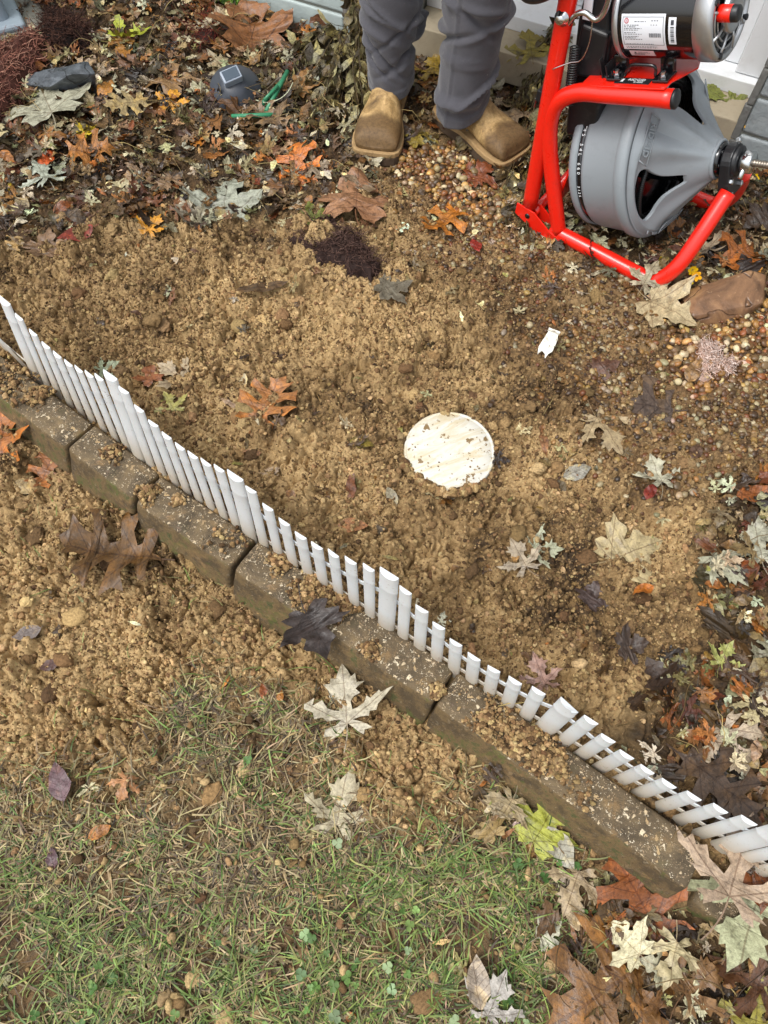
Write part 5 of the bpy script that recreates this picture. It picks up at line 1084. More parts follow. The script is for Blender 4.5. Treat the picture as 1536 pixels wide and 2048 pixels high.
for k in range(20):
    a0, a1 = 2 * math.pi * k / 20, 2 * math.pi * (k + 1) / 20; P4 = []
    for (aa, q) in ((a0, .0044), (a1, .0044), (a1, .0030), (a0, .0030)): P4.append((cpx + q * math.cos(aa), R(cpt) + q * math.sin(aa) / MR))
    m.add([MC + AX * x + (MR + .0010) * (math.cos(t) * E1 + math.sin(t) * E2) for x, t in P4], [(0, 1, 2, 3)])
for dx in (-.0012, .0008): V, F = patch(cpx + dx, cpx + dx + .0009, R(cpt + 1.6), R(cpt - 1.6), .0010, 1); m.add(V, F)
m.build('round_mark', M_INKR, S1)
S2_ = sticker('barcode_label', .024, .038, 14, -20, M_LAB, .0006, motor); m = MB(); t = 3
while t > -17: l = g5.uniform(.4, 1.8); V, F = patch(.028, .0345, R(t), R(t - l), .0009, 1); m.add(V, F); t -= l + g5.uniform(.4, 1.2)
V, F = patch(.0285, .034, R(11), R(5), .0009, 2); m.add(V, F); m.build('print', M_INK, S2_)
S3 = sticker('warning_label', -.058, -.010, -33, -46, M_LABP, .0006, motor); m = MB()
for row, tt in enumerate([-35.5, -37.6]): 
    x = -.041
    while x < -.022 + .004 * row: l = g5.uniform(.0015, .004); V, F = patch(x, x + l, R(tt), R(tt - .8), .0009, 1); m.add(V, F); x += l + .001
x = -.050
while x < -.030: l = g5.uniform(.0005, .0012); V, F = patch(x, x + l, R(-39.5), R(-42.5), .0009, 1); m.add(V, F); x += l + .0006
def pt_(x, t): return MC + AX * x + (MR + .0009) * (math.cos(R(t)) * E1 + math.sin(R(t)) * E2)
m.add([pt_(-.0495, -38.6), pt_(-.0445, -38.6), pt_(-.047, -34.8)], [(0, 1, 2)]); m.build('print', M_INK, S3)
# motor feet
for k, u0 in enumerate((-.205, -.118)):
    m = MB(); q = lp(u0, .028, sl(u0) + .008); m.box(q, (.030, .040, .005), Mr); m.box(q + N2 * .014 + np.array([0, .016, 0]), (.026, .012, .034), Mr); ft = mpart(m, 'motor_foot', M_GLOSS, bevel=.0015)
    m = MB(); m.lathe([(0, .0085), (.003, .0085), (.003, .0055), (.009, .0055), (.0092, .0001)], q + N2 * .003 + np.array([0, -.006, 0]), N2, 6, False); m.build('bolt', M_CHR, ft)
hp = smooth_path([lp(-.190, .020, sl(-.19) + .012), lp(-.183, .016, sl(-.18) + .032), lp(-.160, .014, sl(-.16) + .036), lp(-.138, .016, sl(-.138) + .032), lp(-.132, .020, sl(-.132) + .012)], 5); m = MB(); m.tube(hp, .003, 8); mpart(m, 'belt_lever', M_GLOSS)
# belt guard
def slab(o_, y0, y1, mb=None): mb = mb or MB(); k = len(o_); return mb.add([lp(x, y0, z) for x, z in o_] + [lp(x, y1, z) for x, z in o_], [tuple(range(k))[::-1], tuple(range(k, 2 * k))] + [(i, (i + 1) % k, k + (i + 1) % k, k + i) for i in range(k)])
m = slab([(-.287, .268), (-.219, .292), (-.232, .40), (-.240, .47), (-.262, .54), (-.285, .66), (-.315, .66), (-.318, .50), (-.303, .38)], .040, .21); gd = mpart(m, 'belt_guard', M_PBLK, bevel=.008, seg=4)
m = slab([(-.300, .40), (-.238, .415), (-.246, .50), (-.305, .50)], .030, .05); m.build('guard_hump', M_PBLK, gd, .006, 3)
m = MB()
for k in range(3): q = lp(-.235 + .012 * k, .045, .435); m.box(q, (.0025, .05, .05 - .012 * k), rotm('Y', -.5))
m.build('guard_rib', M_PBLK, gd)
m = MB(); m.lathe([(0, .010), (.006, .010), (.0062, .0001)], lp(-.222, .030, .428), N2, 20); m.build('guard_boss', M_PBLK, gd)
m = MB(); m.box(lp(-.300, .034, .53), (.018, .004, .045), rotm('Y', -.15)); m.build('white_tag', M_LAB, gd, .001)
# fittings on the upright
m = MB(); m.lathe([(.014, .0145), (.0165, .0145), (.0185, .010), (.023, .0095), (.0255, .007), (.0265, .0001)], lp(-.326, 0, .522), (0, -1, 0), 24); mpart(m, 'pivot_bolt', M_CHR)
hk = smooth_path([lp(-.318, -.002, .505), lp(-.302, -.012, .535), lp(-.285, -.012, .545), lp(-.262, -.010, .540), lp(-.250, -.008, .560), lp(-.252, -.008, .60), lp(-.275, -.008, .62)], 8); m = MB(); m.tube(hk, .0052, 12); mpart(m, 'wire_hook', M_CHR)
lw = smooth_path([lp(-.268, -.012, .545), lp(-.262, -.014, .50), lp(-.270, -.014, .465), lp(-.290, -.014, .452), lp(-.312, -.02, .437), lp(-.32, -.02, .43)], 8); m = MB(); m.tube(lw, .0011, 8); mpart(m, 'safety_wire', M_CHR)
spg = []
s0, s1 = lp(-.296, .008, .47), lp(-.283, .012, .355); dr = (s1 - s0) / np.linalg.norm(s1 - s0); sa = np.cross(dr, [0, 1, 0]); sa /= np.linalg.norm(sa); sb = np.cross(dr, sa)
for i in range(400): t = i / 399; an = t * 2 * math.pi * 24; rr = .0088 + .001 * t; spg.append(s0 + (s1 - s0) * t + rr * (math.cos(an) * sa + math.sin(an) * sb))
m = MB(); m.tube(spg, .0015, 6); mpart(m, 'tension_spring', M_CABLE)
# transport wheel held at the top of the near upright
WC = lp(-.375, -.015, .585); wa = np.array([.35, .45, -.85]); m = MB(); m.lathe([(-.010, .028), (-.012, .050), (-.009, .057), (0, .060), (.009, .057), (.012, .050), (.010, .028), (.016, .022), (.016, .0001)], WC, wa, 48); m.lathe([(-.010, .028), (-.014, .02), (-.014, .0001)], WC, wa, 48); mpart(m, 'foot_pad', M_PBLK)
# power cord and plug hanging behind the upright
PG = lp(-.345, .02, .355); cord = smooth_path([lp(-.30, .06, .62), lp(-.335, .05, .54), lp(-.348, .04, .46), PG + np.array([-.004, 0, .03])], 10); m = MB(); m.tube(cord, .0042, 10); mpart(m, 'power_cord', M_PBLK)
dd = PG - cord[-1]; dd = np.array([-.25, -.1, -1.]); dd /= np.linalg.norm(dd); m = MB(); m.tube([PG + dd * -.03, PG + dd * -.012, PG], [.006, .008, .010], 12); m.box(PG + dd * .010, (.020, .018, .024)); plg = mpart(m, 'plug', M_PBLK, bevel=.002)
m = MB()
for dy in (-.006, .006): m.box(PG + dd * .030 + np.array([dy, dy * .4, 0]), (.0016, .006, .020))
m.build('prong', M_CHR, plg)

# ------------------------------------------------------------------ person
M_TRS = None
def mat_cloth(name, col, col2, weave=900):
    m, t, b = new_mat(name); co = objco(t); n = noise(t, 14, 5, .65, co); n2 = noise(t, weave, 2, .5, co); c = mixc(t, n.outputs[0], col, col2)
    w2 = ramp(t, [(.3, (.8,) * 3), (.7, (1.15,) * 3)]); t.links.new(n2.outputs[0], w2.inputs[0]); c = mixc(t, 1., c, w2.outputs[0], 'MULTIPLY')
    sp = noise(t, 95, 4, .65, co); k = ramp(t, [(.69, (0, 0, 0)), (.72, (.5,) * 3)]); t.links.new(sp.outputs[0], k.inputs[0]); c = mixc(t, k.outputs[0], c, lin('#a9a5a0'))
    t.links.new(c, b.inputs['Base Color']); b.inputs['Roughness'].default_value = .92; b.inputs['Sheen Weight'].default_value = .25; bump(t, b, mth(t, 'ADD', n2.outputs[0], mth(t, 'MULTIPLY', noise(t, 60, 3, .6, co).outputs[0], 1.5)), .0012, .7); return m
M_TRS = mat_cloth('grey_work_cloth', lin('#3c3c42'), lin('#525157'))
def mat_boot():
    m, t, b = new_mat('boot_leather'); co = objco(t); n = noise(t, 20, 7, .68, co, .6); r = ramp(t, [(.30, lin('#5d472d')), (.45, lin('#94774b')), (.58, lin('#bc9c6a')), (.72, lin('#cdb283'))]); t.links.new(n.outputs[0], r.inputs[0])
    a = attr(t, 'toe'); c = mixc(t, mth(t, 'MULTIPLY', a.outputs['Fac'], mth(t, 'MULTIPLY_ADD', n.outputs[0], 1.1, .25)), r.outputs[0], lin('#574027'))
    n2 = noise(t, 150, 5, .7, co); k = ramp(t, [(.35, (.72,) * 3), (.6, (1.06,) * 3)]); t.links.new(n2.outputs[0], k.inputs[0]); c = mixc(t, 1., c, k.outputs[0], 'MULTIPLY'); t.links.new(c, b.inputs['Base Color']); b.inputs['Roughness'].default_value = .62; b.inputs['Specular IOR Level'].default_value = .35
    mp = N(t, 'ShaderNodeMapping'); mp.inputs['Scale'].default_value = (1, 5, 1); t.links.new(co, mp.inputs[0]); cr_ = noise(t, 26, 4, .7, mp.outputs[0], .3); bump(t, b, mth(t, 'ADD', mth(t, 'MULTIPLY', cr_.outputs[0], 1.0), mth(t, 'MULTIPLY', n2.outputs[0], .3)), .0018, .6); return m
M_BOOT = mat_boot(); M_WELT = simple('boot_welt', lin('#9d8057'), .8, var=.2, vs=60, bmp=.0012, bs=150, dirt=lin('#5a4229'), dirt_amt=.8, ds=25); M_SOLE = simple('boot_sole', lin('#4a3a2a'), .9, var=.2, vs=40, bmp=.002, bs=80)
person = empty('person', (.07, 1.86, BED)); tag(person, 'person in worn tan square toed boots and grey work trousers standing before the wall', 'person')
def plan(y, k=1.0):
    """half widths (inner, outer) of the sole at distance y from the heel (0..1)"""
    ys = [0, .03, .10, .22, .40, .55, .68, .80, .90, .955, .985, 1.0]; wo = [.012, .026, .034, .037, .035, .041, .050, .053, .051, .047, .040, .024]; wi = [.012, .026, .034, .036, .033, .038, .046, .050, .049, .046, .039, .024]
    return np.interp(y, ys, wi) * k, np.interp(y, ys, wo) * k
def boot(name_lab, toe, heel, mirror, scale=1.0, wk=1.06, zoff=0.0):
    """toe, heel: ground points"""
    toe, heel = np.array(toe[:2]), np.array(heel[:2]); d = toe - heel; L = np.linalg.norm(d); d /= L; sd = np.array([d[1], -d[0]]) * (1 if not mirror else -1); z0 = BED + zoff
    bt = empty('boot_pivot', (0, 0, 0)); bpy.data.objects.remove(bt)
    def P(y, x, z): q = heel + d * (y * L) + sd * x; return (q[0] - .07, q[1] - 1.86, z + z0 - BED)
    # upper: cross sections along the foot, then shaft rings
    n = 40; V, F, toeA = [], [], []
    top = lambda y: np.interp(y, [0, .06, .15, .30, .42, .52, .62, .72, .82, .90, .95, .98, 1.0], [.16, .16, .16, .155, .135, .112, .094, .083, .077, .073, .066, .056, .040])
    ysl = list(np.linspace(.0, .30, 8)) + list(np.linspace(.34, 1.0, 34)); 
    for y in ysl:
        yy = .012 + y * .965; wi, wo = plan(min(yy, .992), wk * .94); h = top(y)
        for k in range(n):
            a = math.pi * 2 * k / n; cx, sz = math.cos(a), math.sin(a)
            pw = .95 - .40 * float(sstep(.72, .95, y))
            ex = math.copysign(abs(cx) ** pw, cx); ez = math.copysign(abs(sz) ** (.80), sz)
            half = (wo if ex > 0 else wi); zc = .034 + (h - .034) * .36; z = zc + ((h - zc) * ez if sz > 0 else (zc - .026) * ez)
            tp = 1 - .33 * np.clip((z - .05) / .08, 0, 1) * (1 if y > .35 else .25)
            crease = .0016 * math.sin(y * 150) * np.exp(-((y - .60) / .07) ** 2) * max(0, sz) + .0012 * math.sin(y * 95 + ex * 2) * np.exp(-((y - .48) / .08) ** 2) * max(0, sz)
            V.append(P(yy, half * ex * tp, z + crease)); toeA.append(float(np.clip((y - .74 + .02 * math.sin(a * 5)) / .05, 0, 1)))
    m_ = len(ysl)
    F = [(i * n + k, i * n + (k + 1) % n, (i + 1) * n + (k + 1) % n, (i + 1) * n + k) for i in range(m_ - 1) for k in range(n)]
    b = len(V); V.append(P(.012 - .004, 0, .08)); V.append(P(.985, 0, .04)); toeA += [0, 1]; F4 = [f for f in F]
    tri = [(b, (k + 1) % n, k, k) for k in range(n)] + [(b + 1, (m_ - 1) * n + k, (m_ - 1) * n + (k + 1) % n, (m_ - 1) * n + (k + 1) % n) for k in range(n)]
    # shaft
    sb = len(V); rings = [(.05, .050, .044), (.10, .046, .041), (.14, .044, .040), (.19, .044, .040), (.25, .046, .042)]
    for z, ry, rx in rings:
        for k in range(n): a = 2 * math.pi * k / n; V.append(P((.085 + ry * math.sin(a)) / L, rx * math.cos(a), z)); toeA.append(0)
    F4 += [(sb + i * n + k, sb + i * n + (k + 1) % n, sb + (i + 1) * n + (k + 1) % n, sb + (i + 1) * n + k) for i in range(len(rings) - 1) for k in range(n)]
    me = bpy.data.meshes.new('boot'); me.from_pydata([tuple(map(float, v)) for v in V], [], [tuple(f) for f in F4] + [tuple(dict.fromkeys(f)) for f in tri]); at = me.attributes.new('toe', 'FLOAT', 'POINT'); at.data.foreach_set('value', np.array(toeA, np.float32)); me.polygons.foreach_set('use_smooth', [True] * len(me.polygons)); me.update()
    o = link('boot', me, person, M_BOOT); o['label'] = name_lab; md = o.modifiers.new('s', 'SUBSURF'); md.levels = md.render_levels = 1
    # welt and sole
    def outline(kx, e=0.0):
        ys = np.concatenate([np.linspace(0, .12, 8), np.linspace(.16, .84, 14), np.linspace(.87, 1.0, 10)]); r_ = []; l_ = []
        for y in ys: wi, wo = plan(y, wk * kx); r_.append((y * (1 + e) - e / 2, wo)); l_.append((y * (1 + e) - e / 2, -wi))
        return r_ + l_[::-1]
    def slab2(z0_, z1_, kx, name, mat, e):
        oo = outline(kx, e); k = len(oo); mm = MB(); mm.add([P(y, x, z0_) for y, x in oo] + [P(y, x, z1_) for y, x in oo], [tuple(range(k)), tuple(range(k, 2 * k))[::-1]] + [(i, k + i, k + (i + 1) % k, (i + 1) % k) for i in range(k)]); return mm.build(name, mat, o, .0025, 3)
    slab2(.018, .031, 1.045, 'welt', M_WELT, .012); slab2(-.004, .019, 1.03, 'sole', M_SOLE, .02)
    return o
tL = G(750, 328, BED + .004); hL = tL + np.array([.040, .305, 0]); boot('boot pointing at the camera with a scuffed square toe', tL, hL, False, wk=1.2, zoff=.006)
tR = G(1034, 330, BED + .01); hR = tR + np.array([-.195, .195, 0]); boot('boot turned out with its toe towards the red frame', tR, hR, True, wk=1.2, zoff=.006)
def leg(name, pts, hem_tilt, seed, seam=None):
    """pts: (x, y, z, rx, ry) centre and radii from cuff to hip, relative to world"""
    g = np.random.default_rng(seed); n = 96; Z = np.array([p[2] for p in pts]); zz = np.concatenate([np.linspace(Z[0], Z[0] + .022, 8), np.arange(Z[0] + .026, Z[0] + .5, .0045), np.arange(Z[0] + .5, Z[-1], .02), [Z[-1]]])
    V = []; fo = []
    for _ in range(26):
        fo.append((g.uniform(Z[0] + .03, Z[0] + .48), g.uniform(0, 6.28), g.uniform(-.05, .05), g.uniform(.0045, .011), g.uniform(.7, 1.6), g.choice([1, 1, -1]) * g.uniform(.008, .018)))
    for z in zz:
        cx, cy, rx, ry = [np.interp(z, Z, [p[i] for p in pts]) for i in (0, 1, 3, 4)]
        for k in range(n):
            a = 2 * math.pi * k / n; d = 0
            for (fz, fa, slp, wd_, aw_, amp) in fo:
                da = (a - fa + math.pi) % (2 * math.pi) - math.pi; q = z - fz - slp * da - .012 * math.cos(da * 1.3); d += amp * math.exp(-(q / wd_) ** 2) * math.exp(-(da / aw_) ** 2)
            d *= sstep(Z[0] + .020, Z[0] + .045, z); h = z - Z[0]
            d += .0022 * sstep(.024, .020, h) - .0012 * math.exp(-((h - .022) / .0018) ** 2) + .0012 * math.sin(a * 9 + z * 60) * sstep(.2, .0, h)
            if seam is not None:
                ds = (a - seam - .18 * math.sin(z * 5) + math.pi) % (2 * math.pi) - math.pi; d += .0022 * math.exp(-(ds / .05) ** 2) - .0016 * math.exp(-((ds - .085) / .02) ** 2) + .0011 * math.exp(-(ds / .10) ** 2) * (0.5 + .5 * math.sin(z * 900))
            zt = z + hem_tilt[0] * math.cos(a) * rx * math.exp(-h * 9) + hem_tilt[1] * math.sin(a) * ry * math.exp(-h * 9)
            V.append((cx + (rx + d) * math.cos(a) - .07, cy + (ry + d) * math.sin(a) - 1.86, zt - BED))
    m_ = len(zz); F = [(i * n + k, i * n + (k + 1) % n, (i + 1) * n + (k + 1) % n, (i + 1) * n + k) for i in range(m_ - 1) for k in range(n)]
    return V, F, m_, n
cl = G(783, 190, .15); crr = G(924, 240, .15)
V1, F1, m1, n1 = leg('l', [(cl[0] - .002, cl[1] + .064, .150, .054, .062), (cl[0] - .004, cl[1] + .066, .20, .060, .064), (cl[0] - .008, cl[1] + .070, .30, .066, .068), (cl[0] - .006, cl[1] + .070, .42, .072, .072), (cl[0] + .0, cl[1] + .06, .52, .080, .082), (cl[0] + .02, cl[1] + .05, .75, .10, .105), (.03, 1.90, .90, .125, .13)], (.10, .35), 11)
V2, F2, m2, n2 = leg('r', [(crr[0] + .002, crr[1] + .064, .150, .060, .064), (crr[0] + .002, crr[1] + .066, .20, .063, .066), (crr[0] + .008, crr[1] + .072, .30, .068, .072), (crr[0] + .012, crr[1] + .075, .42, .074, .076), (crr[0] + .006, crr[1] + .08, .52, .082, .084), (crr[0] - .02, crr[1] + .11, .75, .10, .105), (.15, 1.90, .90, .125, .13)], (.32, .35), 23, seam=R(222))
m = MB(); m.add(V1, F1, True); m.add(V2, F2, True)
hips = [(.86, .155, .125), (.92, .172, .13), (.99, .178, .128), (1.05, .165, .120)]; hv = []; nn_ = 48
for z, rx, ry in hips:
    for k in range(nn_): a = 2 * math.pi * k / nn_; hv.append((.09 + rx * math.cos(a) - .07, 1.90 + ry * math.sin(a) - 1.86, z - BED))
m.add(hv, [(i * nn_ + k, i * nn_ + (k + 1) % nn_, (i + 1) * nn_ + (k + 1) % nn_, (i + 1) * nn_ + k) for i in range(3) for k in range(nn_)], True)
o = m.build('trousers', M_TRS, person); md = o.modifiers.new('s', 'SOLIDIFY'); md.thickness = .0022; md.offset = -1
# body above the trousers (outside the photograph): one skinned figure, jacket and hair as clothing
def skin_fig(name, verts, edges, rad, mat, lv=2):
    me = bpy.data.meshes.new(name); me.from_pydata(verts, edges, []); me.update(); o = link(name, me, person, mat); md = o.modifiers.new('skin', 'SKIN'); md.use_smooth_shade = True
    for v, r_ in zip(me.skin_vertices[0].data, rad): v.radius = (r_, r_) if not hasattr(r_, '__len__') else r_
    me.skin_vertices[0].data[0].use_root = True; s = o.modifiers.new('sub', 'SUBSURF'); s.levels = s.render_levels = lv; return o
M_SKIN = simple('skin', lin('#b98a6c'), .55, var=.06); M_JKT = mat_cloth('jacket_cloth', lin('#2f3a46'), lin('#3b4856')); M_HAIR = simple('hair', lin('#3a2a1e'), .7)
X0, Y0, Zb = .02, .04, BED
bv = [(X0, Y0, 1.0 - Zb), (X0, Y0, 1.15 - Zb), (X0, Y0 - .01, 1.33 - Zb), (X0, Y0, 1.46 - Zb), (X0, Y0 - .01, 1.54 - Zb), (X0, Y0 - .03, 1.62 - Zb), (X0, Y0 - .03, 1.70 - Zb), (X0, Y0 - .02, 1.78 - Zb)]
br_ = [.12, .12, .13, .07, .05, .065, .078, .05]; be = [(i, i + 1) for i in range(7)]
for s in (-1, 1):
    b0 = len(bv); bv += [(X0 + s * .17, Y0, 1.42 - Zb), (X0 + s * .21, Y0 - .02, 1.14 - Zb), (X0 + s * .22, Y0 - .10, .92 - Zb), (X0 + s * .215, Y0 - .13, .84 - Zb)]; br_ += [.055, .042, .028, .032]; be += [(2, b0), (b0, b0 + 1), (b0 + 1, b0 + 2), (b0 + 2, b0 + 3)]
    for q in range(5):
        c0 = len(bv); ox = (q - 2) * .016 * (1 if q < 4 else 1); 
        if q < 4: bv += [(X0 + s * .215 + ox * .9, Y0 - .145 - .004 * q, .80 - Zb), (X0 + s * .212 + ox, Y0 - .150, .765 - Zb), (X0 + s * .205 + ox * .9, Y0 - .142, .735 - Zb + .006 * abs(q - 1.5))]
        else: bv += [(X0 + s * .19, Y0 - .16, .825 - Zb), (X0 + s * .18, Y0 - .17, .80 - Zb), (X0 + s * .178, Y0 - .172, .775 - Zb)]
        br_ += [.0095, .0088, .0075]; be += [(b0 + 3, c0), (c0, c0 + 1), (c0 + 1, c0 + 2)]
for s in (-1, 1):
    b0 = len(bv); lc = cl if s < 0 else crr; bv += [(X0 + s * .065, Y0, .90 - Zb), (lc[0] - .07, lc[1] + .07 - 1.86, .52 - Zb), (lc[0] - .07, lc[1] + .068 - 1.86, .20 - Zb)]; br_ += [.07, .050, .035]; be += [(0, b0), (b0, b0 + 1), (b0 + 1, b0 + 2)]
skin_fig('body', bv, be, br_, M_SKIN)
m = MB(); FX = X0; FY = Y0 - .105
for s in (-1, 1): m.lathe([(-.003, .012), (.002, .010), (.003, .0001)], (FX + s * .030, FY + .004, 1.675 - Zb), (0, -1, 0), 14); m.lathe([(-.01, .010), (.004, .018), (.008, .012)], (FX + s * .078, Y0 - .02, 1.66 - Zb), (s, 0, 0), 14)
m.tube([(FX, FY + .012, 1.685 - Zb), (FX, FY - .010, 1.655 - Zb), (FX, FY - .002, 1.640 - Zb)], [.007, .013, .012], 10); m.tube([(FX - .025, FY + .012, 1.612 - Zb), (FX, FY + .004, 1.608 - Zb), (FX + .025, FY + .012, 1.612 - Zb)], [.003, .006, .003], 8); m.build('face', M_SKIN, person)
skin_fig('jacket', [(X0, Y0, .97 - Zb), (X0, Y0, 1.15 - Zb), (X0, Y0 - .01, 1.33 - Zb), (X0, Y0, 1.45 - Zb), (X0 - .17, Y0, 1.42 - Zb), (X0 - .212, Y0 - .02, 1.14 - Zb), (X0 - .22, Y0 - .09, .94 - Zb), (X0 + .17, Y0, 1.42 - Zb), (X0 + .212, Y0 - .02, 1.14 - Zb), (X0 + .22, Y0 - .09, .94 - Zb)], [(0, 1), (1, 2), (2, 3), (2, 4), (4, 5), (5, 6), (2, 7), (7, 8), (8, 9)], [(.19, .15), (.16, .15), (.165, .15), .085, .07, .058, .045, .07, .058, .045], M_JKT)
m = MB(); V_, F_ = ico(4); V_ = V_ * [.088, .098, .085]; keep = [f for f in F_ if all(V_[i][2] > -.045 + .6 * max(0, -V_[i][1] - .02) for i in f)]
m.add(V_ * (1 + .02 * np.sin(V_[:, :1] * 160) * np.cos(V_[:, 1:2] * 120)) + [X0, Y0 - .012, 1.725 - Zb], keep, True); m.build('hair', M_HAIR, person)

# ------------------------------------------------------------------ plants
def strand_plant(name, label, cat, roots, cols, seed, stem_col='#5c4b30', leafL=.035, kinds=('lance', 'ovate')):
    """wilted plant: stems arching out of the ground and falling over, each hung with narrow leaves.
    roots: list of (base point, tip point, height, n stems, spread)"""
    g = np.random.default_rng(seed); protos_ = [leaf_proto(k, 300 + i, 0, 2.2, 0) for k in kinds for i in range(4)]; Vs, Fs, Cs, Us, b = [], [], [], [], 0
    for (b0, b1, hgt, ns, spr) in roots:
        b0, b1 = np.array(b0, float), np.array(b1, float)
        for s_ in range(ns):
            p0 = b0 + np.array([*g.normal(0, spr * .4, 2), 0]); p1 = b1 + np.array([*g.normal(0, spr, 2), 0]); p0[2] = gz(p0[0], p0[1]) - .01; p1[2] = gz(p1[0], p1[1]) + g.uniform(0, .02); hh = hgt * g.uniform(.5, 1.1)
            K = 9; ts = np.linspace(0, 1, K + 1); path = [p0 * (1 - t) + p1 * t + np.array([0, 0, hh * math.sin(math.pi * min(1, t * 1.0) ** .62)]) + g.normal(0, .003, 3) for t in ts]; c = np.array(lin(stem_col)) * g.uniform(.7, 1.3)
            for j, p in enumerate(path):
                d = path[min(j + 1, K)] - path[max(j - 1, 0)]; sd_ = np.cross(d, (0, 0, 1.)); sd_ /= np.linalg.norm(sd_) + 1e-9; w_ = .0013
                Vs.append(np.array([p + sd_ * w_, p + np.array([0, 0, w_]), p - sd_ * w_])); Cs.append(np.tile((*c, 1), (3, 1))); Us.append(np.tile((.02, .3, 1.), (3, 1)))
                if j < K: q = b + 3 * j; Fs.append(np.array([(q, q + 3, q + 4), (q, q + 4, q + 1), (q + 1, q + 4, q + 5), (q + 1, q + 5, q + 2), (q + 2, q + 5, q + 3), (q + 2, q + 3, q)]))
            b += 3 * (K + 1)
            for _ in range(int(13 + g.random() * 8)):
                t = g.uniform(.15, 1) ** .8 * K; j = min(int(t), K - 1); p = path[j] + (path[j + 1] - path[j]) * (t - j); V, F, U = protos_[g.integers(len(protos_))]; V = (V + [0, .4, 0]) * leafL * g.uniform(.55, 1.35)
                dn = path[j + 1] - path[j]; dn = dn / np.linalg.norm(dn) * g.uniform(.2, .9) + np.array([0, 0, -.8]) + g.normal(0, .45, 3); dn /= np.linalg.norm(dn); sx_ = np.cross(dn, g.normal(size=3)); sx_ /= np.linalg.norm(sx_); nz_ = np.cross(sx_, dn)
                W = V[:, 0:1] * sx_ + V[:, 1:2] * dn + V[:, 2:3] * nz_ + p; lo = gz(W[:, 0], W[:, 1]) + .002; W[:, 2] = np.maximum(W[:, 2], lo); c2 = np.array(lin(cols[g.integers(len(cols))])) * g.uniform(.7, 1.3)
                Vs.append(W); Fs.append(F + b); Cs.append(np.tile((*c2, 1), (len(W), 1))); Us.append(U); b += len(W)
    o = link(name, np_mesh(name, np.concatenate(Vs), np.concatenate(Fs), {'col': ('FLOAT_COLOR', np.concatenate(Cs)), 'luv': ('FLOAT_VECTOR', np.concatenate(Us))}, True), None, M_LEAF); tag(o, label, cat); return o
C_WILT = ['#6f6446', '#85794f', '#54492f', '#958a62', '#4a3d29', '#6b5a3a', '#a39b74', '#3b3122']
g0 = lambda x, y: G(x, y, BED)
strand_plant('wilted_plant', 'big wilted perennial with drooping brown olive leaves left of the trouser leg', 'wilted plant', [(g0(708, 100), g0(655, 190), .09, 14, .05), (g0(705, 100), g0(690, 230), .10, 12, .04), (g0(700, 95), g0(620, 140), .07, 8, .05), (g0(705, 90), g0(665, 280), .06, 8, .05), (g0(705, 85), g0(712, 130), .13, 10, .03)], C_WILT, 41, leafL=.044)
strand_plant('wilted_plant', 'wilted drooping plant between the boot and the upright of the machine', 'wilted plant', [(g0(1100, 150), g0(1050, 280), .09, 12, .04), (g0(1105, 150), g0(1062, 210), .12, 12, .03), (g0(1110, 150), g0(1080, 180), .16, 10, .03), (g0(1100, 180), g0(1050, 380), .05, 8, .03), (g0(1150, 260), g0(1140, 330), .07, 6, .04)], C_WILT, 42, leafL=.044)
strand_plant('wilted_plant', 'low wilted stems around the foot bracket of the machine', 'wilted plant', [(g0(1050, 330), g0(1075, 470), .03, 9, .03), (g0(1080, 400), g0(1040, 440), .03, 7, .03)], C_WILT[:6], 43, leafL=.034)
for px, py, lab in ((520, 8, 'bright green low weed left against the block wall'), (475, 3, 'bright green weed at the top border beside the other one')):
    strand_plant('weed', lab, 'weed', [(g0(px, py), g0(px + 12, py + 18), .05, 9, .03), (g0(px, py), g0(px - 14, py + 12), .05, 8, .03)], ['#7ba52c', '#95bd3a', '#5c8a22'], 50 + px, '#6b8a2c', .022, ('ovate',))
# dark ground cover right of the machine
def gc(x, y): return masks(x, y)[5] * (~in_house(x, y))
x, y = sample(60000, gc); n = len(x); S = .006 + .009 * rng.random(n); P = np.stack([x, y, gz(x, y) + .004 + .03 * rng.random(n) * np.clip(.5 + perlin(x * 14, y * 14, 8), .1, 1)], 1)
gp = [leaf_proto('lance', 400 + i, 0, 1.5, 0)[:3] for i in range(4)]
scatter_obj('ground_cover', M_LEAF, gp, rng.integers(0, 4, n), P, rand_rot(n, np.abs(rng.normal(0, .9, n))), S, pick(['#39412a', '#2b3120', '#4c5233', '#5a5336', '#232a1b', '#3f3826'], n, .2), True, label='dark green small leaved ground cover under the machine', cat='ground cover')
# fallen yellow flowers
def flower(px, py, zz, col, ang, label, s=.011):
    p = G(px, py, BED + zz); root = empty('yellow_flower', p, 0); root.rotation_euler = (R(70), 0, ang); tag(root, label, 'flower', 'fallen yellow flowers'); m = MB(); g = np.random.default_rng(int(px))
    for k in range(6):
        a = k * math.pi / 3 + g.normal(0, .15); dx, dy = math.cos(a), math.sin(a); px_, py_ = -dy, dx; V = []
        for t, w_ in ((.15, .12), (.5, .38), (.85, .36), (1.05, .12)): q = np.array([dx * t, dy * t, .25 * t * t + g.normal(0, .08)]) * s; V += [q + np.array([px_, py_, 0]) * w_ * s, q - np.array([px_, py_, 0]) * w_ * s]
        m.add(V, [(0, 2, 3, 1), (2, 4, 5, 3), (4, 6, 7, 5)], True)
    m.build('petals', simple('petal', lin(col), .6, var=.15, vs=200), root); m = MB(); m.lathe([(-.02, .0022), (-.012, .004), (-.004, .0045), (.002, .003)], (0, 0, 0), (0, .2, 1), 10); m.build('calyx', simple('calyx', lin('#b9ab8c'), .7), root)
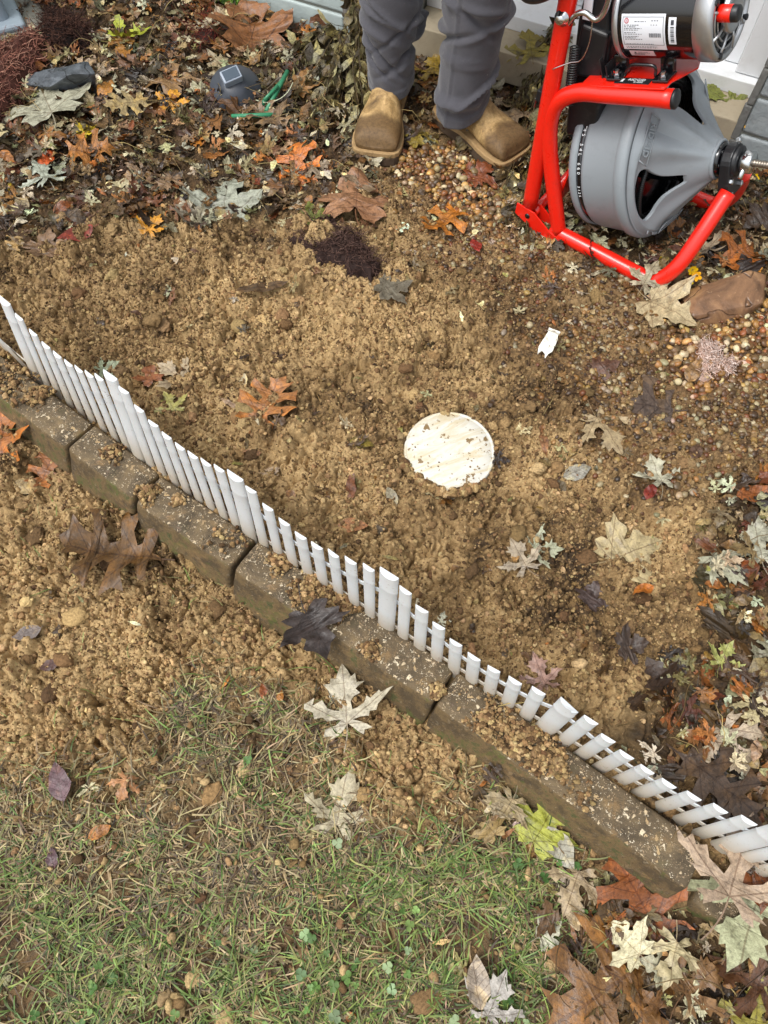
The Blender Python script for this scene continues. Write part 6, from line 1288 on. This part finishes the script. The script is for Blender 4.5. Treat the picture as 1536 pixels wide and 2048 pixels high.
flower(1385, 540, .035, '#efc400', .2, 'upper yellow flower hanging at the bend of the red tube'); flower(1394, 552, .03, '#eaa90e', -.5, 'orange yellow flower touching the upper yellow one'); flower(1376, 570, .02, '#f2d60c', .6, 'lowest yellow flower just above the brown rock'); flower(1318, 522, .012, '#e3d31a', 1.2, 'pale yellow flower behind the lower red tube'); flower(1508, 356, .02, '#f1c30a', -.3, 'yellow flower below the chuck of the machine', .012); flower(1494, 252, .09, '#e0aa35', .5, 'small faded yellow flower against the grey block')
hero_leaf(1440, 193, 'maple', 84, 165, '#7f8436', .8, .003, 'olive green maple leaf lying on the concrete ledge', 301, base=.150)
hero_leaf(1060, 82, 'maple', 84, 100, '#8f7f32', 1.2, .02, 'yellow brown maple leaf standing on the ledge right of the trouser leg', 302, base=.150)
hero_leaf(868, 130, 'maple', 74, 90, '#a3842c', 1.4, .03, 'amber yellow leaf below the ledge between the trouser legs', 303)
hero_leaf(632, 1262, 'broad', 100, 300, '#352a27', 1.25, .030, 'blackish wet leaf draped over the front of the long kerb stone', 304, base=.072)

# ------------------------------------------------------------------ grass and clover
def dg(x, y):
    gr = masks(x, y)[4]; pt = .12 + 1.35 * np.clip(.5 + fbm(x, y, 9, 3, 120) * 1.8, 0, 1); return np.clip(gr * pt, 0, 1) * (s_block(x, y) < -.025)
P_GREENG = gpoly([(-300, 1800), (150, 1790), (420, 1880), (700, 1830), (880, 1650), (1040, 1640), (1130, 1700), (1160, 2400), (-300, 2500)])
def greenness(x, y): return sstep(.09, -.06, poly_sd(x, y, P_GREENG) + .06 * fbm(x, y, 8, 3, 55))
def blades(n, L0, L1, wd, cols, flat, name, label, dens=dg, seed=3):
    x, y = sample(n, dens, 420, (-1.6, 1.3, -.5, .85)); n = len(x); g = np.random.default_rng(seed); K = 5; a = g.random(n) * 6.283; L = L0 + (L1 - L0) * g.random(n) ** 1.5; el = np.clip(g.normal(flat, .35, n), .02, 1.4); bend = g.normal(.9, .5, n); tw = g.normal(0, .6, n)
    c = pick(cols, n, .2); V = np.zeros((n, 2 * (K + 1), 3)); p = np.stack([x, y, gz(x, y) - .002], 1); e = el.copy(); aa = a.copy()
    for k in range(K + 1):
        w_ = wd * (1 - (k / K) ** 1.8 * .85) * (0.7 + .6 * g.random(n)) if k == 0 else w_ * (1 - .16 * k / K * 2); sx_ = np.stack([-np.sin(aa), np.cos(aa), tw * .3], 1)
        V[:, 2 * k] = p + sx_ * w_[:, None]; V[:, 2 * k + 1] = p - sx_ * w_[:, None]; st = (L / K)[:, None]; p = p + np.stack([np.cos(aa) * np.cos(e), np.sin(aa) * np.cos(e), np.sin(e)], 1) * st; e = e - bend / K * 1.4; aa = aa + tw / K
        lo = gz(p[:, 0], p[:, 1]) + .0015 + .004 * (np.arange(n) % 7) / 7; under = p[:, 2] < lo; p[:, 2] = np.where(under, lo, p[:, 2]); e = np.where(under, .08, e)
    base = (np.arange(n) * 2 * (K + 1))[:, None]; F = np.concatenate([np.stack([base[:, 0] + 2 * k, base[:, 0] + 2 * k + 1, base[:, 0] + 2 * k + 3, base[:, 0] + 2 * k + 2], 1) for k in range(K)]); C = np.repeat(np.concatenate([c, np.ones((n, 1))], 1), 2 * (K + 1), 0)
    o = link(name, np_mesh(name, V.reshape(-1, 3), F, {'col': ('FLOAT_COLOR', C)}, True), None, M_BLADE); tag(o, label, 'grass', kind='stuff')
blades(120000, .018, .065, .0012, ['#62753a', '#51652e', '#788a48', '#85884f', '#415426', '#6f7b3e'], .5, 'lawn_grass', 'short green grass blades of the lawn', dens=lambda x, y: dg(x, y) * (.30 + .7 * greenness(x, y)))
blades(200000, .015, .055, .0012, ['#837150', '#6b5939', '#94825c', '#54442f', '#a3926b', '#716647', '#423626'], .2, 'dead_grass', 'dead brown grass and thatch lying between the green blades', dens=lambda x, y: dg(x, y) * (1 - .45 * greenness(x, y)))
blades(9000, .02, .05, .0008, ['#6a7a3c', '#8b8a58', '#8a7650'], .3, 'stray_grass', 'single grass blades on the soil near the lawn', dens=lambda x, y: .25 * (s_block(x, y) < -.02) * (1 - masks(x, y)[4]), seed=9)
# clover: three round leaflets on a stalk
def clover_proto(seed):
    g = np.random.default_rng(seed); V, F, U = [], [], []
    for k in range(3):
        a = k * 2.094 + g.normal(0, .1); b = len(V); V.append((0, 0, 0)); U.append((.3, .1, 1.)); 
        for t in np.linspace(-1, 1, 9): r_ = (.55 + .45 * math.cos(t * 1.35)) * (1 - .12 * math.exp(-(t / .15) ** 2)); an = a + t * .95; V.append((math.cos(an) * r_, math.sin(an) * r_, .15 * abs(t) + g.normal(0, .03) + .1)); U.append((.3, .1, 1.))
        F += [(b, b + i + 1, b + i + 2) for i in range(8)]
    b = len(V); V += [(.04, 0, 0), (-.04, 0, 0), (.03, .3, -2.5), (-.03, .3, -2.5)]; U += [(.3, .1, 1.)] * 4; F += [(b, b + 2, b + 1), (b + 1, b + 2, b + 3)]
    return np.array(V, float), np.array(F), np.array(U)
def dc(x, y): return dg(x, y) * (.25 + .75 * greenness(x, y)) * sstep(.05, .42, perlin(x * 8 + 3, y * 8, 66) + .12) 
x, y = sample(3800, dc, 150, (-1.3, 1.2, -.4, .8)); n = len(x); S = .0050 + .0055 * rng.random(n)
scatter_obj('clover', M_BLADE, [clover_proto(i) for i in range(5)], rng.integers(0, 5, n), np.stack([x, y, gz(x, y) + .010 + .014 * rng.random(n)], 1), rand_rot(n, np.abs(rng.normal(0, .35, n))), S, pick(['#5f7d3c', '#4f6c33', '#718d4c', '#80956b', '#44632e'], n, .14), False, label='patches of small clover in the lawn', cat='clover')

x, y = sample(9000, lambda x, y: masks(x, y)[4] * np.clip(.15 + 1.1 * perlin(x * 9, y * 9, 201), 0.02, 1) * (s_block(x, y) < -.02), 150, (-1.3, 1.2, -.4, .8)); n = len(x); S = .0015 + .0085 * rng.random(n) ** 3.2
scatter_obj('lawn_soil', M_CRUMB, mids, rng.integers(0, 8, n), np.stack([x, y, gz(x, y) + .006 + .006 * rng.random(n)], 1), rand_rot(n), S[:, None] * (.75 + .5 * rng.random((n, 3))), soil_cols(n), True, label='crumbs of dug soil scattered over the grass', cat='soil')

pats = [rough_ball(4, .16, 80 + s, .35) for s in range(6)]
x, y = sample(420, lambda x, y: masks(x, y)[4] * np.clip(.1 + 1.2 * perlin(x * 7, y * 7, 205), 0.03, 1) * (s_block(x, y) < -.03), 150, (-1.3, 1.2, -.4, .8)); n = len(x); S = .006 + .013 * rng.random(n) ** 2
scatter_obj('lawn_soil_pats', M_CRUMB, pats, rng.integers(0, 6, n), np.stack([x, y, gz(x, y) + .003], 1), rand_rot(n, rng.random(n) * .3), S[:, None] * (.75 + .6 * rng.random((n, 3))), soil_cols(n), True, label='flattened pats of soil pressed into the grass', cat='soil')
